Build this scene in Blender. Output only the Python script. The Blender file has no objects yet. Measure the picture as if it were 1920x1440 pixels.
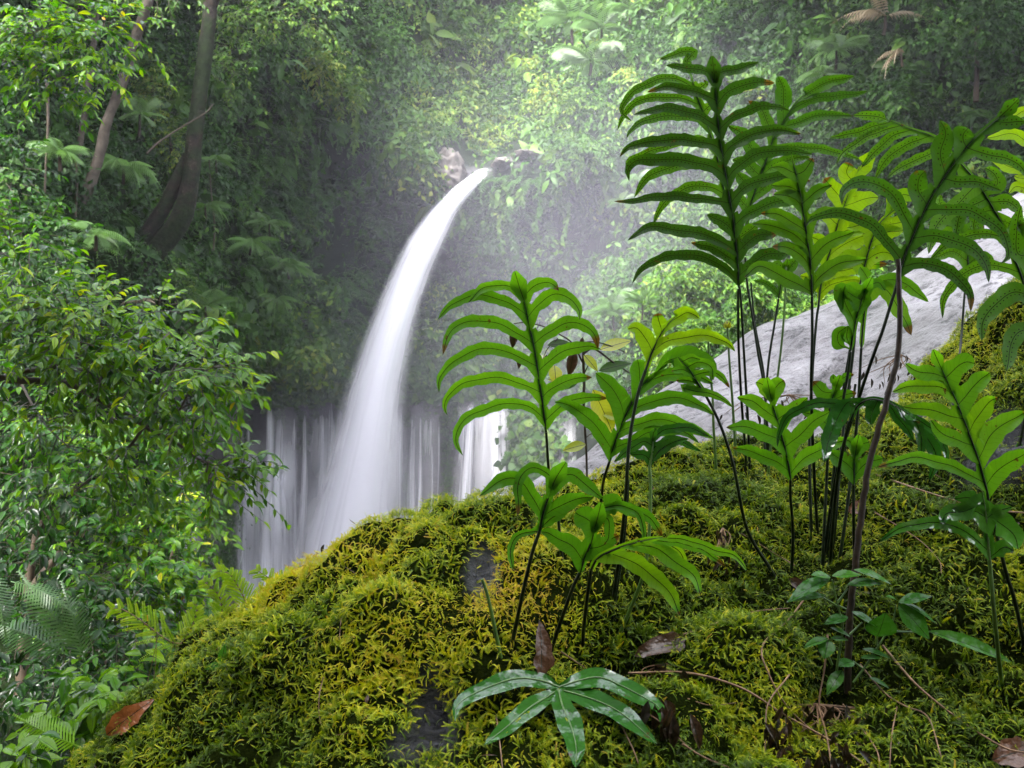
import bpy, math, random
import numpy as np
from mathutils import Vector, Matrix

rng = np.random.default_rng(7)
random.seed(7)
SC = bpy.context.scene
COL = SC.collection

# ------------------------------------------------------------------ camera, world, sun, exposure
F = 1663.0                                   # focal length in photograph pixels (1920 wide)
cam_d = bpy.data.cameras.new("camera")
cam_d.sensor_width = 36.0
cam_d.lens = 36.0 * F / 1920.0
cam_d.clip_start = 0.05
cam_d.clip_end = 800.0
cam_d.dof.use_dof = True
cam_d.dof.focus_distance = 1.95
cam_d.dof.aperture_fstop = 13.0
cam = bpy.data.objects.new("camera", cam_d)
cam.rotation_euler = (math.radians(90), 0, 0)
COL.objects.link(cam)
SC.camera = cam

SUN_EL, SUN_AZ = math.radians(47), math.radians(-150)   # azimuth from +Y (away from camera) towards +X
W = bpy.data.worlds.new("World")
SC.world = W
W.use_nodes = True
nt = W.node_tree
nt.nodes.clear()
sky = nt.nodes.new("ShaderNodeTexSky")
sky.sky_type = 'NISHITA'
sky.sun_disc = False
sky.sun_elevation = SUN_EL
sky.sun_rotation = SUN_AZ
sky.dust_density = 4.0
sky.ozone_density = 1.0
hsv = nt.nodes.new("ShaderNodeHueSaturation")
hsv.inputs['Saturation'].default_value = 0.30
bg = nt.nodes.new("ShaderNodeBackground")
bg.inputs['Strength'].default_value = 0.15
wo = nt.nodes.new("ShaderNodeOutputWorld")
nt.links.new(sky.outputs[0], hsv.inputs['Color'])
nt.links.new(hsv.outputs[0], bg.inputs['Color'])
nt.links.new(bg.outputs[0], wo.inputs['Surface'])

sun_d = bpy.data.lights.new("sun", 'SUN')
sun_d.energy = 1.35
sun_d.angle = math.radians(24)
sun_d.color = (1.0, 0.97, 0.93)
sun = bpy.data.objects.new("sun", sun_d)
sdir = Vector((math.sin(SUN_AZ) * math.cos(SUN_EL), math.cos(SUN_AZ) * math.cos(SUN_EL), math.sin(SUN_EL)))
sun.rotation_euler = sdir.to_track_quat('Z', 'Y').to_euler()
sun.location = (0, 0, 60)
COL.objects.link(sun)

SC.view_settings.view_transform = 'Standard'
SC.view_settings.look = 'None'
SC.view_settings.gamma = 1.0
SC.view_settings.exposure = 3.7
SC.view_settings.use_curve_mapping = False
cy = SC.cycles
cy.max_bounces = 7
cy.diffuse_bounces = 3
cy.glossy_bounces = 2
cy.transmission_bounces = 4
cy.transparent_max_bounces = 24
cy.volume_bounces = 0
cy.use_denoising = True
cy.sample_clamp_indirect = 6.0

# ------------------------------------------------------------------ helpers
def P(px, py, d):
    """photograph pixel + distance -> point in the world (camera at the origin, looking along +Y)"""
    px, py, d = np.broadcast_arrays(np.asarray(px, float), np.asarray(py, float), np.asarray(d, float))
    return np.stack([(px - 960) / F * d, d, (720 - py) / F * d], -1)

def _hash(ix, iy, iz, s):
    h = (ix * 374761393 + iy * 668265263 + iz * 1274126177 + s * 974711) & 0x7fffffff
    h = ((h ^ (h >> 13)) * 1103515245 + 12345) & 0x7fffffff
    h = ((h ^ (h >> 15)) * 1664525 + 1013904223) & 0x7fffffff
    return (h & 0xffff) / 65535.0

def vnoise(p, s=0):
    p = np.asarray(p, float)
    i = np.floor(p).astype(np.int64)
    f = p - i
    f = f * f * (3 - 2 * f)
    r = 0
    for dx in (0, 1):
        for dy in (0, 1):
            for dz in (0, 1):
                w = (f[..., 0] if dx else 1 - f[..., 0]) * (f[..., 1] if dy else 1 - f[..., 1]) * (f[..., 2] if dz else 1 - f[..., 2])
                r = r + w * _hash(i[..., 0] + dx, i[..., 1] + dy, i[..., 2] + dz, s)
    return r * 2 - 1

def fbm(p, o=4, s=0):
    p = np.asarray(p, float)
    r, a = 0, 1.0
    for k in range(o):
        r = r + a * vnoise(p * 2 ** k, s + k)
        a *= 0.5
    return r

def spline(pts, n):
    """Catmull-Rom through pts (k,dim), n samples evenly by arc length"""
    pts = np.asarray(pts, float)
    if len(pts) == 2:
        t = np.linspace(0, 1, n)[:, None]
        return pts[0] * (1 - t) + pts[1] * t
    q = np.vstack([2 * pts[0] - pts[1], pts, 2 * pts[-1] - pts[-2]])
    out = []
    m = 16
    t = np.linspace(0, 1, m, endpoint=False)[:, None]
    for i in range(len(pts) - 1):
        a, b, c, d = q[i], q[i + 1], q[i + 2], q[i + 3]
        out.append(0.5 * (2 * b + (c - a) * t + (2 * a - 5 * b + 4 * c - d) * t ** 2 + (3 * b - a - 3 * c + d) * t ** 3))
    out = np.vstack(out + [pts[-1:]])
    L = np.r_[0, np.cumsum(np.linalg.norm(np.diff(out, axis=0), axis=1))]
    s = np.linspace(0, L[-1], n)
    return np.stack([np.interp(s, L, out[:, k]) for k in range(out.shape[1])], -1)

def nrm(v):
    v = np.asarray(v, float)
    return v / np.maximum(np.linalg.norm(v, axis=-1, keepdims=True), 1e-9)

def sstep(x):
    x = np.clip(x, 0, 1)
    return x * x * (3 - 2 * x)

class MB:
    """mesh buffer: many pieces joined into one mesh object"""
    def __init__(s):
        s.V, s.P, s.T, s.U, s.n = [], [], [], [], 0
    def add(s, V, faces, tint=0.5, luv=None):
        V = np.asarray(V, float).reshape(-1, 3)
        faces = np.asarray(faces, np.int64)
        s.V.append(V)
        s.P.append(faces + s.n)
        s.T.append(np.broadcast_to(np.asarray(tint, float), (len(V),)))
        s.U.append(np.zeros((len(V), 3)) if luv is None else np.asarray(luv, float).reshape(-1, 3))
        s.n += len(V)
    def tube(s, pts, r, k=6, tint=0.5):
        pts = np.asarray(pts, float)
        n = len(pts)
        r = np.broadcast_to(np.asarray(r, float), (n,))
        t = nrm(np.gradient(pts, axis=0))
        ref = np.array([0.31, 0.17, 0.93]) if abs(t[:, 2]).mean() < 0.8 else np.array([0.9, 0.4, 0.1])
        a = nrm(np.cross(t, ref))
        b = np.cross(t, a)
        ang = np.arange(k) / k * 2 * math.pi
        V = pts[:, None] + r[:, None, None] * (np.cos(ang)[None, :, None] * a[:, None] + np.sin(ang)[None, :, None] * b[:, None])
        i, j = np.meshgrid(np.arange(n - 1), np.arange(k), indexing='ij')
        q = np.stack([i * k + j, i * k + (j + 1) % k, (i + 1) * k + (j + 1) % k, (i + 1) * k + j], -1).reshape(-1, 4)
        L = np.r_[0, np.cumsum(np.linalg.norm(np.diff(pts, axis=0), axis=1))]
        uv = np.zeros((n, k, 3)); uv[..., 0] = L[:, None]; uv[..., 1] = ang[None] / 6.28
        s.add(V.reshape(-1, 3), q, tint, uv)
        for e, o in ((0, 1), (n - 1, -1)):      # caps
            c = np.vstack([V[e], pts[e][None]])
            tri = np.array([[j, (j + 1) % k, k][::o] for j in range(k)])
            s.add(c, tri, tint)
    def grid(s, G, tint=0.5, luv=None, flip=False):
        n, m = G.shape[:2]
        i, j = np.meshgrid(np.arange(n - 1), np.arange(m - 1), indexing='ij')
        q = np.stack([i * m + j, i * m + j + 1, (i + 1) * m + j + 1, (i + 1) * m + j], -1).reshape(-1, 4)
        if flip: q = q[:, ::-1]
        s.add(G.reshape(-1, 3), q, np.asarray(tint).reshape(-1) if np.ndim(tint) else tint, luv)
    def scatter(s, tv, tf, pos, X, Y, Z, scale, tint, tuv=None, ttint=None):
        """copies of a template (tv verts, tf faces) in N frames"""
        N, k = len(pos), len(tv)
        if N == 0: return
        scale = np.asarray(scale, float)
        if scale.ndim == 1: scale = scale[:, None]
        if scale.ndim == 0: scale = np.full((N, 1), float(scale))
        sc = np.broadcast_to(scale, (N, 3))
        V = pos[:, None] + (tv[None, :, 0, None] * sc[:, None, 0, None]) * X[:, None] + (tv[None, :, 1, None] * sc[:, None, 1, None]) * Y[:, None] + (tv[None, :, 2, None] * sc[:, None, 2, None]) * Z[:, None]
        f = (np.asarray(tf)[None] + (np.arange(N) * k)[:, None, None]).reshape(-1, np.asarray(tf).shape[1])
        uv = None if tuv is None else np.broadcast_to(tuv[None], (N, k, 3)).reshape(-1, 3)
        tn = np.repeat(np.broadcast_to(tint, (N,)), k)
        if ttint is not None: tn = np.clip(tn + np.tile(ttint, N), 0, 1)
        s.add(V.reshape(-1, 3), f, tn, uv)
    def build(s, name, mat, parent=None, smooth=True):
        V = np.vstack(s.V)
        me = bpy.data.meshes.new(name)
        me.vertices.add(len(V))
        me.vertices.foreach_set("co", V.astype(np.float32).ravel())
        loops = np.concatenate([p.ravel() for p in s.P])
        tot = np.concatenate([np.full(len(p), p.shape[1]) for p in s.P])
        st = np.r_[0, np.cumsum(tot)[:-1]]
        me.loops.add(len(loops))
        me.loops.foreach_set("vertex_index", loops.astype(np.int32))
        me.polygons.add(len(tot))
        me.polygons.foreach_set("loop_start", st.astype(np.int32))
        if smooth:
            me.polygons.foreach_set("use_smooth", np.ones(len(tot), bool))
        a = me.attributes.new("tint", 'FLOAT', 'POINT')
        a.data.foreach_set("value", np.concatenate(s.T).astype(np.float32))
        a = me.attributes.new("luv", 'FLOAT_VECTOR', 'POINT')
        a.data.foreach_set("vector", np.vstack(s.U).astype(np.float32).ravel())
        me.update(calc_edges=True)
        me.materials.append(mat)
        o = bpy.data.objects.new(name, me)
        COL.objects.link(o)
        if parent is not None: o.parent = parent
        return o

def tag(o, label=None, cat=None, group=None, kind=None):
    if label: o['label'] = label
    if cat: o['category'] = cat
    if group: o['group'] = group
    if kind: o['kind'] = kind
    return o

def empty(name, loc, label=None, cat=None, group=None):
    o = bpy.data.objects.new(name, None)
    o.location = loc
    o.empty_display_size = 0.1
    COL.objects.link(o)
    return tag(o, label, cat, group)

def adopt(root, *kids):
    """parent finished world-space meshes to the thing's Empty without moving them"""
    for k in kids:
        k.parent = root
        k.matrix_parent_inverse = Matrix.Translation(-Vector(root.location))

# ------------------------------------------------------------------ materials
def M(name):
    m = bpy.data.materials.new(name)
    m.use_nodes = True
    n = m.node_tree
    n.nodes.clear()
    out = n.nodes.new("ShaderNodeOutputMaterial")
    return m, n, out
def N(n, t, **kw):
    x = n.nodes.new(t)
    for k, v in kw.items():
        if k.startswith("i_"):
            x.inputs[k[2:].replace("_", " ")].default_value = v
        else:
            setattr(x, k, v)
    return x
def attr(n, name, out='Fac'):
    a = N(n, "ShaderNodeAttribute", attribute_name=name)
    return a.outputs[out]
def ramp(n, fac, stops):
    r = N(n, "ShaderNodeValToRGB")
    e = r.color_ramp.elements
    while len(e) > 1: e.remove(e[-1])
    e[0].position, e[0].color = stops[0][0], (*stops[0][1], 1)
    for p, c in stops[1:]:
        q = e.new(p); q.color = (*c, 1)
    n.links.new(fac, r.inputs[0])
    return r.outputs[0]
def math_(n, op, a, b=None, c=None):
    x = N(n, "ShaderNodeMath", operation=op)
    for i, v in enumerate((a, b, c)):
        if v is None: continue
        if isinstance(v, (int, float)): x.inputs[i].default_value = v
        else: n.links.new(v, x.inputs[i])
    return x.outputs[0]
def mixc(n, fac, a, b, blend='MIX'):
    x = N(n, "ShaderNodeMix", data_type='RGBA', blend_type=blend)
    for s, v in ((0, fac), (6, a), (7, b)):
        if isinstance(v, (int, float)): x.inputs[s].default_value = v
        elif isinstance(v, tuple): x.inputs[s].default_value = (*v, 1)
        else: n.links.new(v, x.inputs[s])
    return x.outputs[2]

def leaf_mat(name, stops, rough=0.42, trans=0.4, spec=0.5, tgain=(1.5, 1.6, 0.8), vein=None, sori=False, bump=0.0, bump_scale=60, patchy=0):
    m, n, out = M(name)
    col = ramp(n, attr(n, "tint"), stops)
    tc = N(n, "ShaderNodeTexCoord").outputs['Object']
    no = N(n, "ShaderNodeTexNoise", i_Scale=11.0, i_Detail=5.0)
    n.links.new(tc, no.inputs['Vector'])
    col = mixc(n, 0.45, col, ramp(n, no.outputs[0], [(0.3, (0.25, 0.3, 0.2)), (0.75, (1.0, 1.0, 0.85))]), 'MULTIPLY')
    dark = None
    if vein or sori:
        sep = N(n, "ShaderNodeSeparateXYZ")
        n.links.new(attr(n, "luv", 'Vector'), sep.inputs[0])
        u, v, w = sep.outputs
        av = math_(n, 'ABSOLUTE', v)
        ln = math_(n, 'LESS_THAN', av, vein or 0.0005)
        # side veins
        sv = math_(n, 'FRACT', math_(n, 'MULTIPLY', math_(n, 'ADD', u, math_(n, 'MULTIPLY', av, -0.7)), 110.0))
        sv = math_(n, 'LESS_THAN', sv, 0.16)
        sv = math_(n, 'MULTIPLY', sv, 0.13)
        dark = math_(n, 'MAXIMUM', ln, sv)
        if sori:
            fu = math_(n, 'FRACT', math_(n, 'MULTIPLY', u, 120.0))
            du = math_(n, 'SUBTRACT', fu, 0.5)
            du = math_(n, 'MULTIPLY', du, 1 / 120.0)
            dv = math_(n, 'SUBTRACT', av, 0.0042)
            rr = math_(n, 'ADD', math_(n, 'MULTIPLY', du, du), math_(n, 'MULTIPLY', dv, dv))
            dots = math_(n, 'LESS_THAN', rr, 0.00125 ** 2)
            dots = math_(n, 'MULTIPLY', dots, math_(n, 'GREATER_THAN', w, 0.5))
            dark = math_(n, 'MAXIMUM', dark, dots)
        if 'fern' in name:
            sp = N(n, "ShaderNodeTexNoise", i_Scale=42.0, i_Detail=4.0, i_Roughness=0.7)
            n.links.new(tc, sp.inputs['Vector'])
            col = mixc(n, ramp(n, sp.outputs[0], [(0.66, (0, 0, 0)), (0.70, (1, 1, 1))]), col, (0.05, 0.03, 0.008))
        col = mixc(n, dark, col, (0.008, 0.012, 0.004))
    p = N(n, "ShaderNodeBsdfPrincipled", i_Roughness=rough)
    p.inputs['Specular IOR Level'].default_value = spec
    n.links.new(col, p.inputs['Base Color'])
    if patchy:
        pn = N(n, "ShaderNodeTexNoise", i_Scale=float(patchy), i_Detail=3.0)
        n.links.new(tc, pn.inputs['Vector'])
        n.links.new(ramp(n, pn.outputs[0], [(0.47, (0.03, 0.03, 0.03)), (0.55, (spec, spec, spec))]), p.inputs['Specular IOR Level'])
    t = N(n, "ShaderNodeBsdfTranslucent")
    tcol = mixc(n, 1.0, col, tgain, 'MULTIPLY')
    n.links.new(tcol, t.inputs['Color'])
    if bump:
        bn = N(n, "ShaderNodeTexNoise", i_Scale=float(bump_scale), i_Detail=3.0)
        n.links.new(tc, bn.inputs['Vector'])
        b = N(n, "ShaderNodeBump", i_Strength=bump, i_Distance=0.01)
        n.links.new(bn.outputs[0], b.inputs['Height'])
        n.links.new(b.outputs[0], p.inputs['Normal'])
    mx = N(n, "ShaderNodeMixShader")
    mx.inputs[0].default_value = trans
    n.links.new(p.outputs[0], mx.inputs[1]); n.links.new(t.outputs[0], mx.inputs[2])
    n.links.new(mx.outputs[0], out.inputs['Surface'])
    return m

def solid_mat(name, c1, c2, scale=20.0, rough=0.6, spec=0.4, bump=0.3, stretch=None, dist=0.01, detail=6.0):
    m, n, out = M(name)
    tc = N(n, "ShaderNodeTexCoord").outputs['Object']
    if stretch:
        mp = N(n, "ShaderNodeMapping")
        mp.inputs['Rotation'].default_value = stretch[1]
        mp.inputs['Scale'].default_value = stretch[0]
        n.links.new(tc, mp.inputs[0]); tc = mp.outputs[0]
    no = N(n, "ShaderNodeTexNoise", i_Scale=scale, i_Detail=detail, i_Roughness=0.65)
    n.links.new(tc, no.inputs['Vector'])
    p = N(n, "ShaderNodeBsdfPrincipled", i_Roughness=rough)
    p.inputs['Specular IOR Level'].default_value = spec
    n.links.new(ramp(n, no.outputs[0], [(0.3, c1), (0.7, c2)]), p.inputs['Base Color'])
    b = N(n, "ShaderNodeBump", i_Strength=bump, i_Distance=dist)
    n.links.new(no.outputs[0], b.inputs['Height']); n.links.new(b.outputs[0], p.inputs['Normal'])
    n.links.new(p.outputs[0], out.inputs['Surface'])
    return m

MAT = {}
MAT['frond_old'] = leaf_mat("fern_leaf_mature", [(0, (0.09, 0.05, 0.012)), (0.1, (0.018, 0.055, 0.008)), (0.5, (0.032, 0.10, 0.010)), (1, (0.06, 0.155, 0.008))], 0.45, 0.5, 0.16, (1.9, 1.8, 0.4), vein=0.0007, sori=True, bump=0.15)
MAT['frond_new'] = leaf_mat("fern_leaf_young", [(0, (0.09, 0.05, 0.012)), (0.1, (0.05, 0.165, 0.010)), (0.5, (0.085, 0.24, 0.011)), (1, (0.19, 0.34, 0.008))], 0.45, 0.52, 0.16, (1.9, 1.7, 0.4), vein=0.0006, bump=0.15)
MAT['frond_wet'] = leaf_mat("fern_leaf_wet", [(0, (0.015, 0.07, 0.01)), (0.5, (0.025, 0.10, 0.012)), (1, (0.045, 0.14, 0.016))], 0.12, 0.3, 1.0, (1.5, 1.6, 0.5), vein=0.0006, bump=0.8, bump_scale=24, patchy=30)
MAT['stalk'] = solid_mat("fern_stalk", (0.003, 0.005, 0.002), (0.012, 0.02, 0.007), 60, 0.35, 0.2, 0.1)
MAT['stalk_green'] = solid_mat("fern_stalk_green", (0.03, 0.07, 0.012), (0.07, 0.14, 0.02), 60, 0.35, 0.5, 0.1)
MAT['wood'] = solid_mat("woody_stem", (0.008, 0.005, 0.003), (0.035, 0.020, 0.009), 40, 0.5, 0.4, 0.4)
MAT['twig'] = solid_mat("dry_twig", (0.05, 0.024, 0.012), (0.22, 0.13, 0.065), 50, 0.6, 0.3, 0.3)
MAT['dead'] = leaf_mat("dead_leaf", [(0, (0.012, 0.008, 0.005)), (0.5, (0.06, 0.03, 0.015)), (1, (0.24, 0.075, 0.018))], 0.35, 0.2, 0.5, (1.3, 1.1, 0.8), vein=0.0006, bump=0.6, bump_scale=70)
MAT['moss'] = leaf_mat("moss_shoots", [(0, (0.018, 0.035, 0.003)), (0.35, (0.09, 0.165, 0.005)), (0.6, (0.32, 0.38, 0.008)), (0.82, (0.52, 0.47, 0.014)), (1, (0.38, 0.24, 0.02))], 0.42, 0.42, 0.2, (1.4, 1.35, 0.6))
MAT['bark'] = solid_mat("bark", (0.006, 0.004, 0.003), (0.030, 0.020, 0.013), 3.0, 0.8, 0.2, 0.6, dist=0.08)
def mossy_bark():
    m, n, out = M("mossy_bark")
    tc = N(n, "ShaderNodeTexCoord").outputs['Object']
    a = N(n, "ShaderNodeTexNoise", i_Scale=7.0, i_Detail=8.0, i_Roughness=0.7); n.links.new(tc, a.inputs['Vector'])
    b_ = N(n, "ShaderNodeTexNoise", i_Scale=1.2, i_Detail=5.0, i_Roughness=0.7); n.links.new(tc, b_.inputs['Vector'])
    bark = ramp(n, a.outputs[0], [(0.35, (0.004, 0.003, 0.003)), (0.6, (0.022, 0.016, 0.012)), (0.7, (0.07, 0.06, 0.052))])
    mo = ramp(n, a.outputs[0], [(0.35, (0.003, 0.006, 0.002)), (0.65, (0.012, 0.022, 0.005))])
    p = N(n, "ShaderNodeBsdfPrincipled", i_Roughness=0.85)
    p.inputs['Specular IOR Level'].default_value = 0.15
    n.links.new(mixc(n, ramp(n, b_.outputs[0], [(0.45, (0, 0, 0)), (0.56, (1, 1, 1))]), bark, mo), p.inputs['Base Color'])
    bu = N(n, "ShaderNodeBump", i_Strength=1.0, i_Distance=0.12)
    n.links.new(a.outputs[0], bu.inputs['Height']); n.links.new(bu.outputs[0], p.inputs['Normal'])
    n.links.new(p.outputs[0], out.inputs['Surface'])
    return m
MAT['bark_moss'] = mossy_bark()
MAT['bark_pale'] = solid_mat("bark_pale", (0.012, 0.009, 0.006), (0.075, 0.062, 0.05), 4.0, 0.8, 0.2, 0.6, dist=0.05)
MAT['branch'] = solid_mat("branch_bark", (0.012, 0.008, 0.005), (0.05, 0.035, 0.02), 20, 0.6, 0.3, 0.4)
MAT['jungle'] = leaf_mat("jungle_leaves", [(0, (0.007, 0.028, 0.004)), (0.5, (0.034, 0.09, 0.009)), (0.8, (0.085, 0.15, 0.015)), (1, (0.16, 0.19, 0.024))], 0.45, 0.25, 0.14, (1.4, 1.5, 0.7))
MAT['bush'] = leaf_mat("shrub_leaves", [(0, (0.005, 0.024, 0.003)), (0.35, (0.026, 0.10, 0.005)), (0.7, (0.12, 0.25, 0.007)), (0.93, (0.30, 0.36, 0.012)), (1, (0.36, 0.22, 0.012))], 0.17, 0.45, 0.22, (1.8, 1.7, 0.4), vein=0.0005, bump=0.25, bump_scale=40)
MAT['palm'] = leaf_mat("palm_leaves", [(0, (0.02, 0.055, 0.02)), (0.5, (0.10, 0.19, 0.06)), (1, (0.15, 0.23, 0.06))], 0.35, 0.3, 0.35, (1.4, 1.5, 0.7))
MAT['palm_dead'] = leaf_mat("palm_dead_leaves", [(0, (0.10, 0.08, 0.055)), (1, (0.24, 0.19, 0.13))], 0.6, 0.25, 0.3, (1.2, 1.1, 1.0))
MAT['spike'] = leaf_mat("clubmoss_leaves", [(0, (0.10, 0.26, 0.010)), (1, (0.34, 0.46, 0.02))], 0.35, 0.5, 0.5, (1.5, 1.5, 0.6))
MAT['seedling'] = leaf_mat("seedling_leaves", [(0, (0.02, 0.09, 0.012)), (1, (0.055, 0.17, 0.018))], 0.3, 0.42, 0.35, (1.6, 1.6, 0.7), vein=0.0004, bump=0.3, bump_scale=120, patchy=60)
MAT['yellow_leaf'] = leaf_mat("yellowing_leaf", [(0, (0.20, 0.28, 0.01)), (1, (0.34, 0.36, 0.015))], 0.35, 0.5, 0.5, (1.5, 1.5, 0.5), vein=0.0007)

def rock_mat():
    m, n, out = M("wet_slab_rock")
    tc = N(n, "ShaderNodeTexCoord").outputs['Object']
    mp = N(n, "ShaderNodeMapping")
    mp0 = N(n, "ShaderNodeMapping")
    mp0.inputs['Rotation'].default_value = (0, math.radians(36), 0)
    mp.inputs['Scale'].default_value = (0.5, 0.9, 1.7)
    n.links.new(tc, mp0.inputs[0]); n.links.new(mp0.outputs[0], mp.inputs[0])
    a = N(n, "ShaderNodeTexNoise", i_Scale=3.2, i_Detail=10.0, i_Roughness=0.7)
    n.links.new(mp.outputs[0], a.inputs['Vector'])
    b = N(n, "ShaderNodeTexNoise", i_Scale=15.0, i_Detail=8.0, i_Roughness=0.75)
    n.links.new(mp.outputs[0], b.inputs['Vector'])
    c = N(n, "ShaderNodeTexNoise", i_Scale=1.1, i_Detail=3.0)
    n.links.new(tc, c.inputs['Vector'])
    col = ramp(n, a.outputs[0], [(0.30, (0.06, 0.053, 0.052)), (0.44, (0.25, 0.236, 0.242)), (0.68, (0.43, 0.41, 0.43))])
    pits = ramp(n, b.outputs[0], [(0.40, (0.10, 0.09, 0.09)), (0.47, (1, 1, 1))])
    col = mixc(n, 0.8, col, pits, 'MULTIPLY')
    col = mixc(n, math_(n, 'MULTIPLY', ramp(n, c.outputs[0], [(0.5, (0, 0, 0)), (0.68, (1, 1, 1))]), 0.45), col, (0.08, 0.09, 0.06))
    p = N(n, "ShaderNodeBsdfPrincipled", i_Roughness=0.5)
    p.inputs['Specular IOR Level'].default_value = 0.4
    n.links.new(col, p.inputs['Base Color'])
    h = math_(n, 'ADD', a.outputs[0], math_(n, 'MULTIPLY', b.outputs[0], 0.35))
    bu = N(n, "ShaderNodeBump", i_Strength=1.0, i_Distance=0.2)
    n.links.new(h, bu.inputs['Height']); n.links.new(bu.outputs[0], p.inputs['Normal'])
    n.links.new(p.outputs[0], out.inputs['Surface'])
    return m
MAT['slab'] = rock_mat()
def boulder_mat():
    m, n, out = M("wet_rock_and_moss_bed")
    tc = N(n, "ShaderNodeTexCoord").outputs['Object']
    no = N(n, "ShaderNodeTexNoise", i_Scale=42.0, i_Detail=8.0, i_Roughness=0.65)
    n.links.new(tc, no.inputs['Vector'])
    rock = ramp(n, no.outputs[0], [(0.38, (0.003, 0.003, 0.003)), (0.66, (0.022, 0.022, 0.025))])
    bed = ramp(n, no.outputs[0], [(0.3, (0.003, 0.005, 0.001)), (0.7, (0.012, 0.017, 0.003))])
    f = attr(n, "tint")
    p = N(n, "ShaderNodeBsdfPrincipled")
    n.links.new(mixc(n, f, bed, rock), p.inputs['Base Color'])
    n.links.new(math_(n, 'SUBTRACT', 1.0, math_(n, 'MULTIPLY', f, 0.8)), p.inputs['Roughness'])
    n.links.new(math_(n, 'MULTIPLY', f, 0.6), p.inputs['Specular IOR Level'])
    b = N(n, "ShaderNodeBump", i_Strength=1.0, i_Distance=0.035)
    n.links.new(no.outputs[0], b.inputs['Height']); n.links.new(b.outputs[0], p.inputs['Normal'])
    n.links.new(p.outputs[0], out.inputs['Surface'])
    return m
MAT['boulder'] = boulder_mat()
MAT['soil'] = solid_mat("soil", (0.01, 0.009, 0.006), (0.03, 0.025, 0.015), 2, 0.9, 0.1, 0.5)

def cliff_mat():
    m, n, out = M("cliff_rock")
    tc = N(n, "ShaderNodeTexCoord").outputs['Object']
    a = N(n, "ShaderNodeTexNoise", i_Scale=0.5, i_Detail=8.0, i_Roughness=0.65)
    n.links.new(tc, a.inputs['Vector'])
    rock = ramp(n, a.outputs[0], [(0.3, (0.012, 0.011, 0.012)), (0.7, (0.085, 0.078, 0.085))])
    veg = ramp(n, a.outputs[0], [(0.35, (0.003, 0.006, 0.002)), (0.7, (0.012, 0.02, 0.007))])
    p = N(n, "ShaderNodeBsdfPrincipled", i_Roughness=0.6)
    n.links.new(math_(n, 'MULTIPLY', attr(n, "tint"), 0.45), p.inputs['Specular IOR Level'])
    n.links.new(mixc(n, attr(n, "tint"), veg, rock), p.inputs['Base Color'])
    b = N(n, "ShaderNodeBump", i_Strength=0.7, i_Distance=0.5)
    n.links.new(a.outputs[0], b.inputs['Height']); n.links.new(b.outputs[0], p.inputs['Normal'])
    n.links.new(p.outputs[0], out.inputs['Surface'])
    return m
MAT['cliff'] = cliff_mat()

def water_mat(name, su, sv, lo, hi, amax, seed):
    """white falling water: streaks run along the fall (luv.y metres), u across 0..1 with thin edges; tint = how thick the water is there"""
    m, n, out = M(name)
    sep = N(n, "ShaderNodeSeparateXYZ")
    n.links.new(attr(n, "luv", 'Vector'), sep.inputs[0])
    u, v, w = sep.outputs
    cmb = N(n, "ShaderNodeCombineXYZ")
    n.links.new(math_(n, 'MULTIPLY', u, su), cmb.inputs[0]); n.links.new(math_(n, 'MULTIPLY', v, sv), cmb.inputs[1])
    n.links.new(math_(n, 'ADD', w, seed), cmb.inputs[2])
    no = N(n, "ShaderNodeTexNoise", i_Scale=1.0, i_Detail=5.0, i_Roughness=0.6)
    n.links.new(cmb.outputs[0], no.inputs['Vector'])
    st = N(n, "ShaderNodeMapRange", interpolation_type='SMOOTHSTEP')
    st.inputs['From Min'].default_value, st.inputs['From Max'].default_value = lo, hi
    n.links.new(no.outputs[0], st.inputs['Value'])
    e = math_(n, 'MULTIPLY', math_(n, 'MULTIPLY', u, math_(n, 'SUBTRACT', 1.0, u)), 4.0)
    e = math_(n, 'POWER', e, 1.25)
    al = math_(n, 'MULTIPLY', math_(n, 'MULTIPLY', st.outputs[0], e), attr(n, "tint"))
    al = math_(n, 'MULTIPLY', al, amax)
    d = N(n, "ShaderNodeBsdfDiffuse"); d.inputs['Color'].default_value = (0.84, 0.84, 0.89, 1)
    t = N(n, "ShaderNodeBsdfTranslucent"); t.inputs['Color'].default_value = (0.86, 0.86, 0.91, 1)
    mx = N(n, "ShaderNodeMixShader"); mx.inputs[0].default_value = 0.45
    n.links.new(d.outputs[0], mx.inputs[1]); n.links.new(t.outputs[0], mx.inputs[2])
    tr = N(n, "ShaderNodeBsdfTransparent")
    m2 = N(n, "ShaderNodeMixShader")
    n.links.new(al, m2.inputs[0]); n.links.new(tr.outputs[0], m2.inputs[1]); n.links.new(mx.outputs[0], m2.inputs[2])
    n.links.new(m2.outputs[0], out.inputs['Surface'])
    return m
MAT['jet'] = water_mat("falling_water", 6.0, 0.03, 0.05, 0.5, 1.0, 0.0)
MAT['curtain'] = water_mat("curtain_water", 7.0, 0.12, 0.22, 0.55, 1.0, 3.0)

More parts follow.
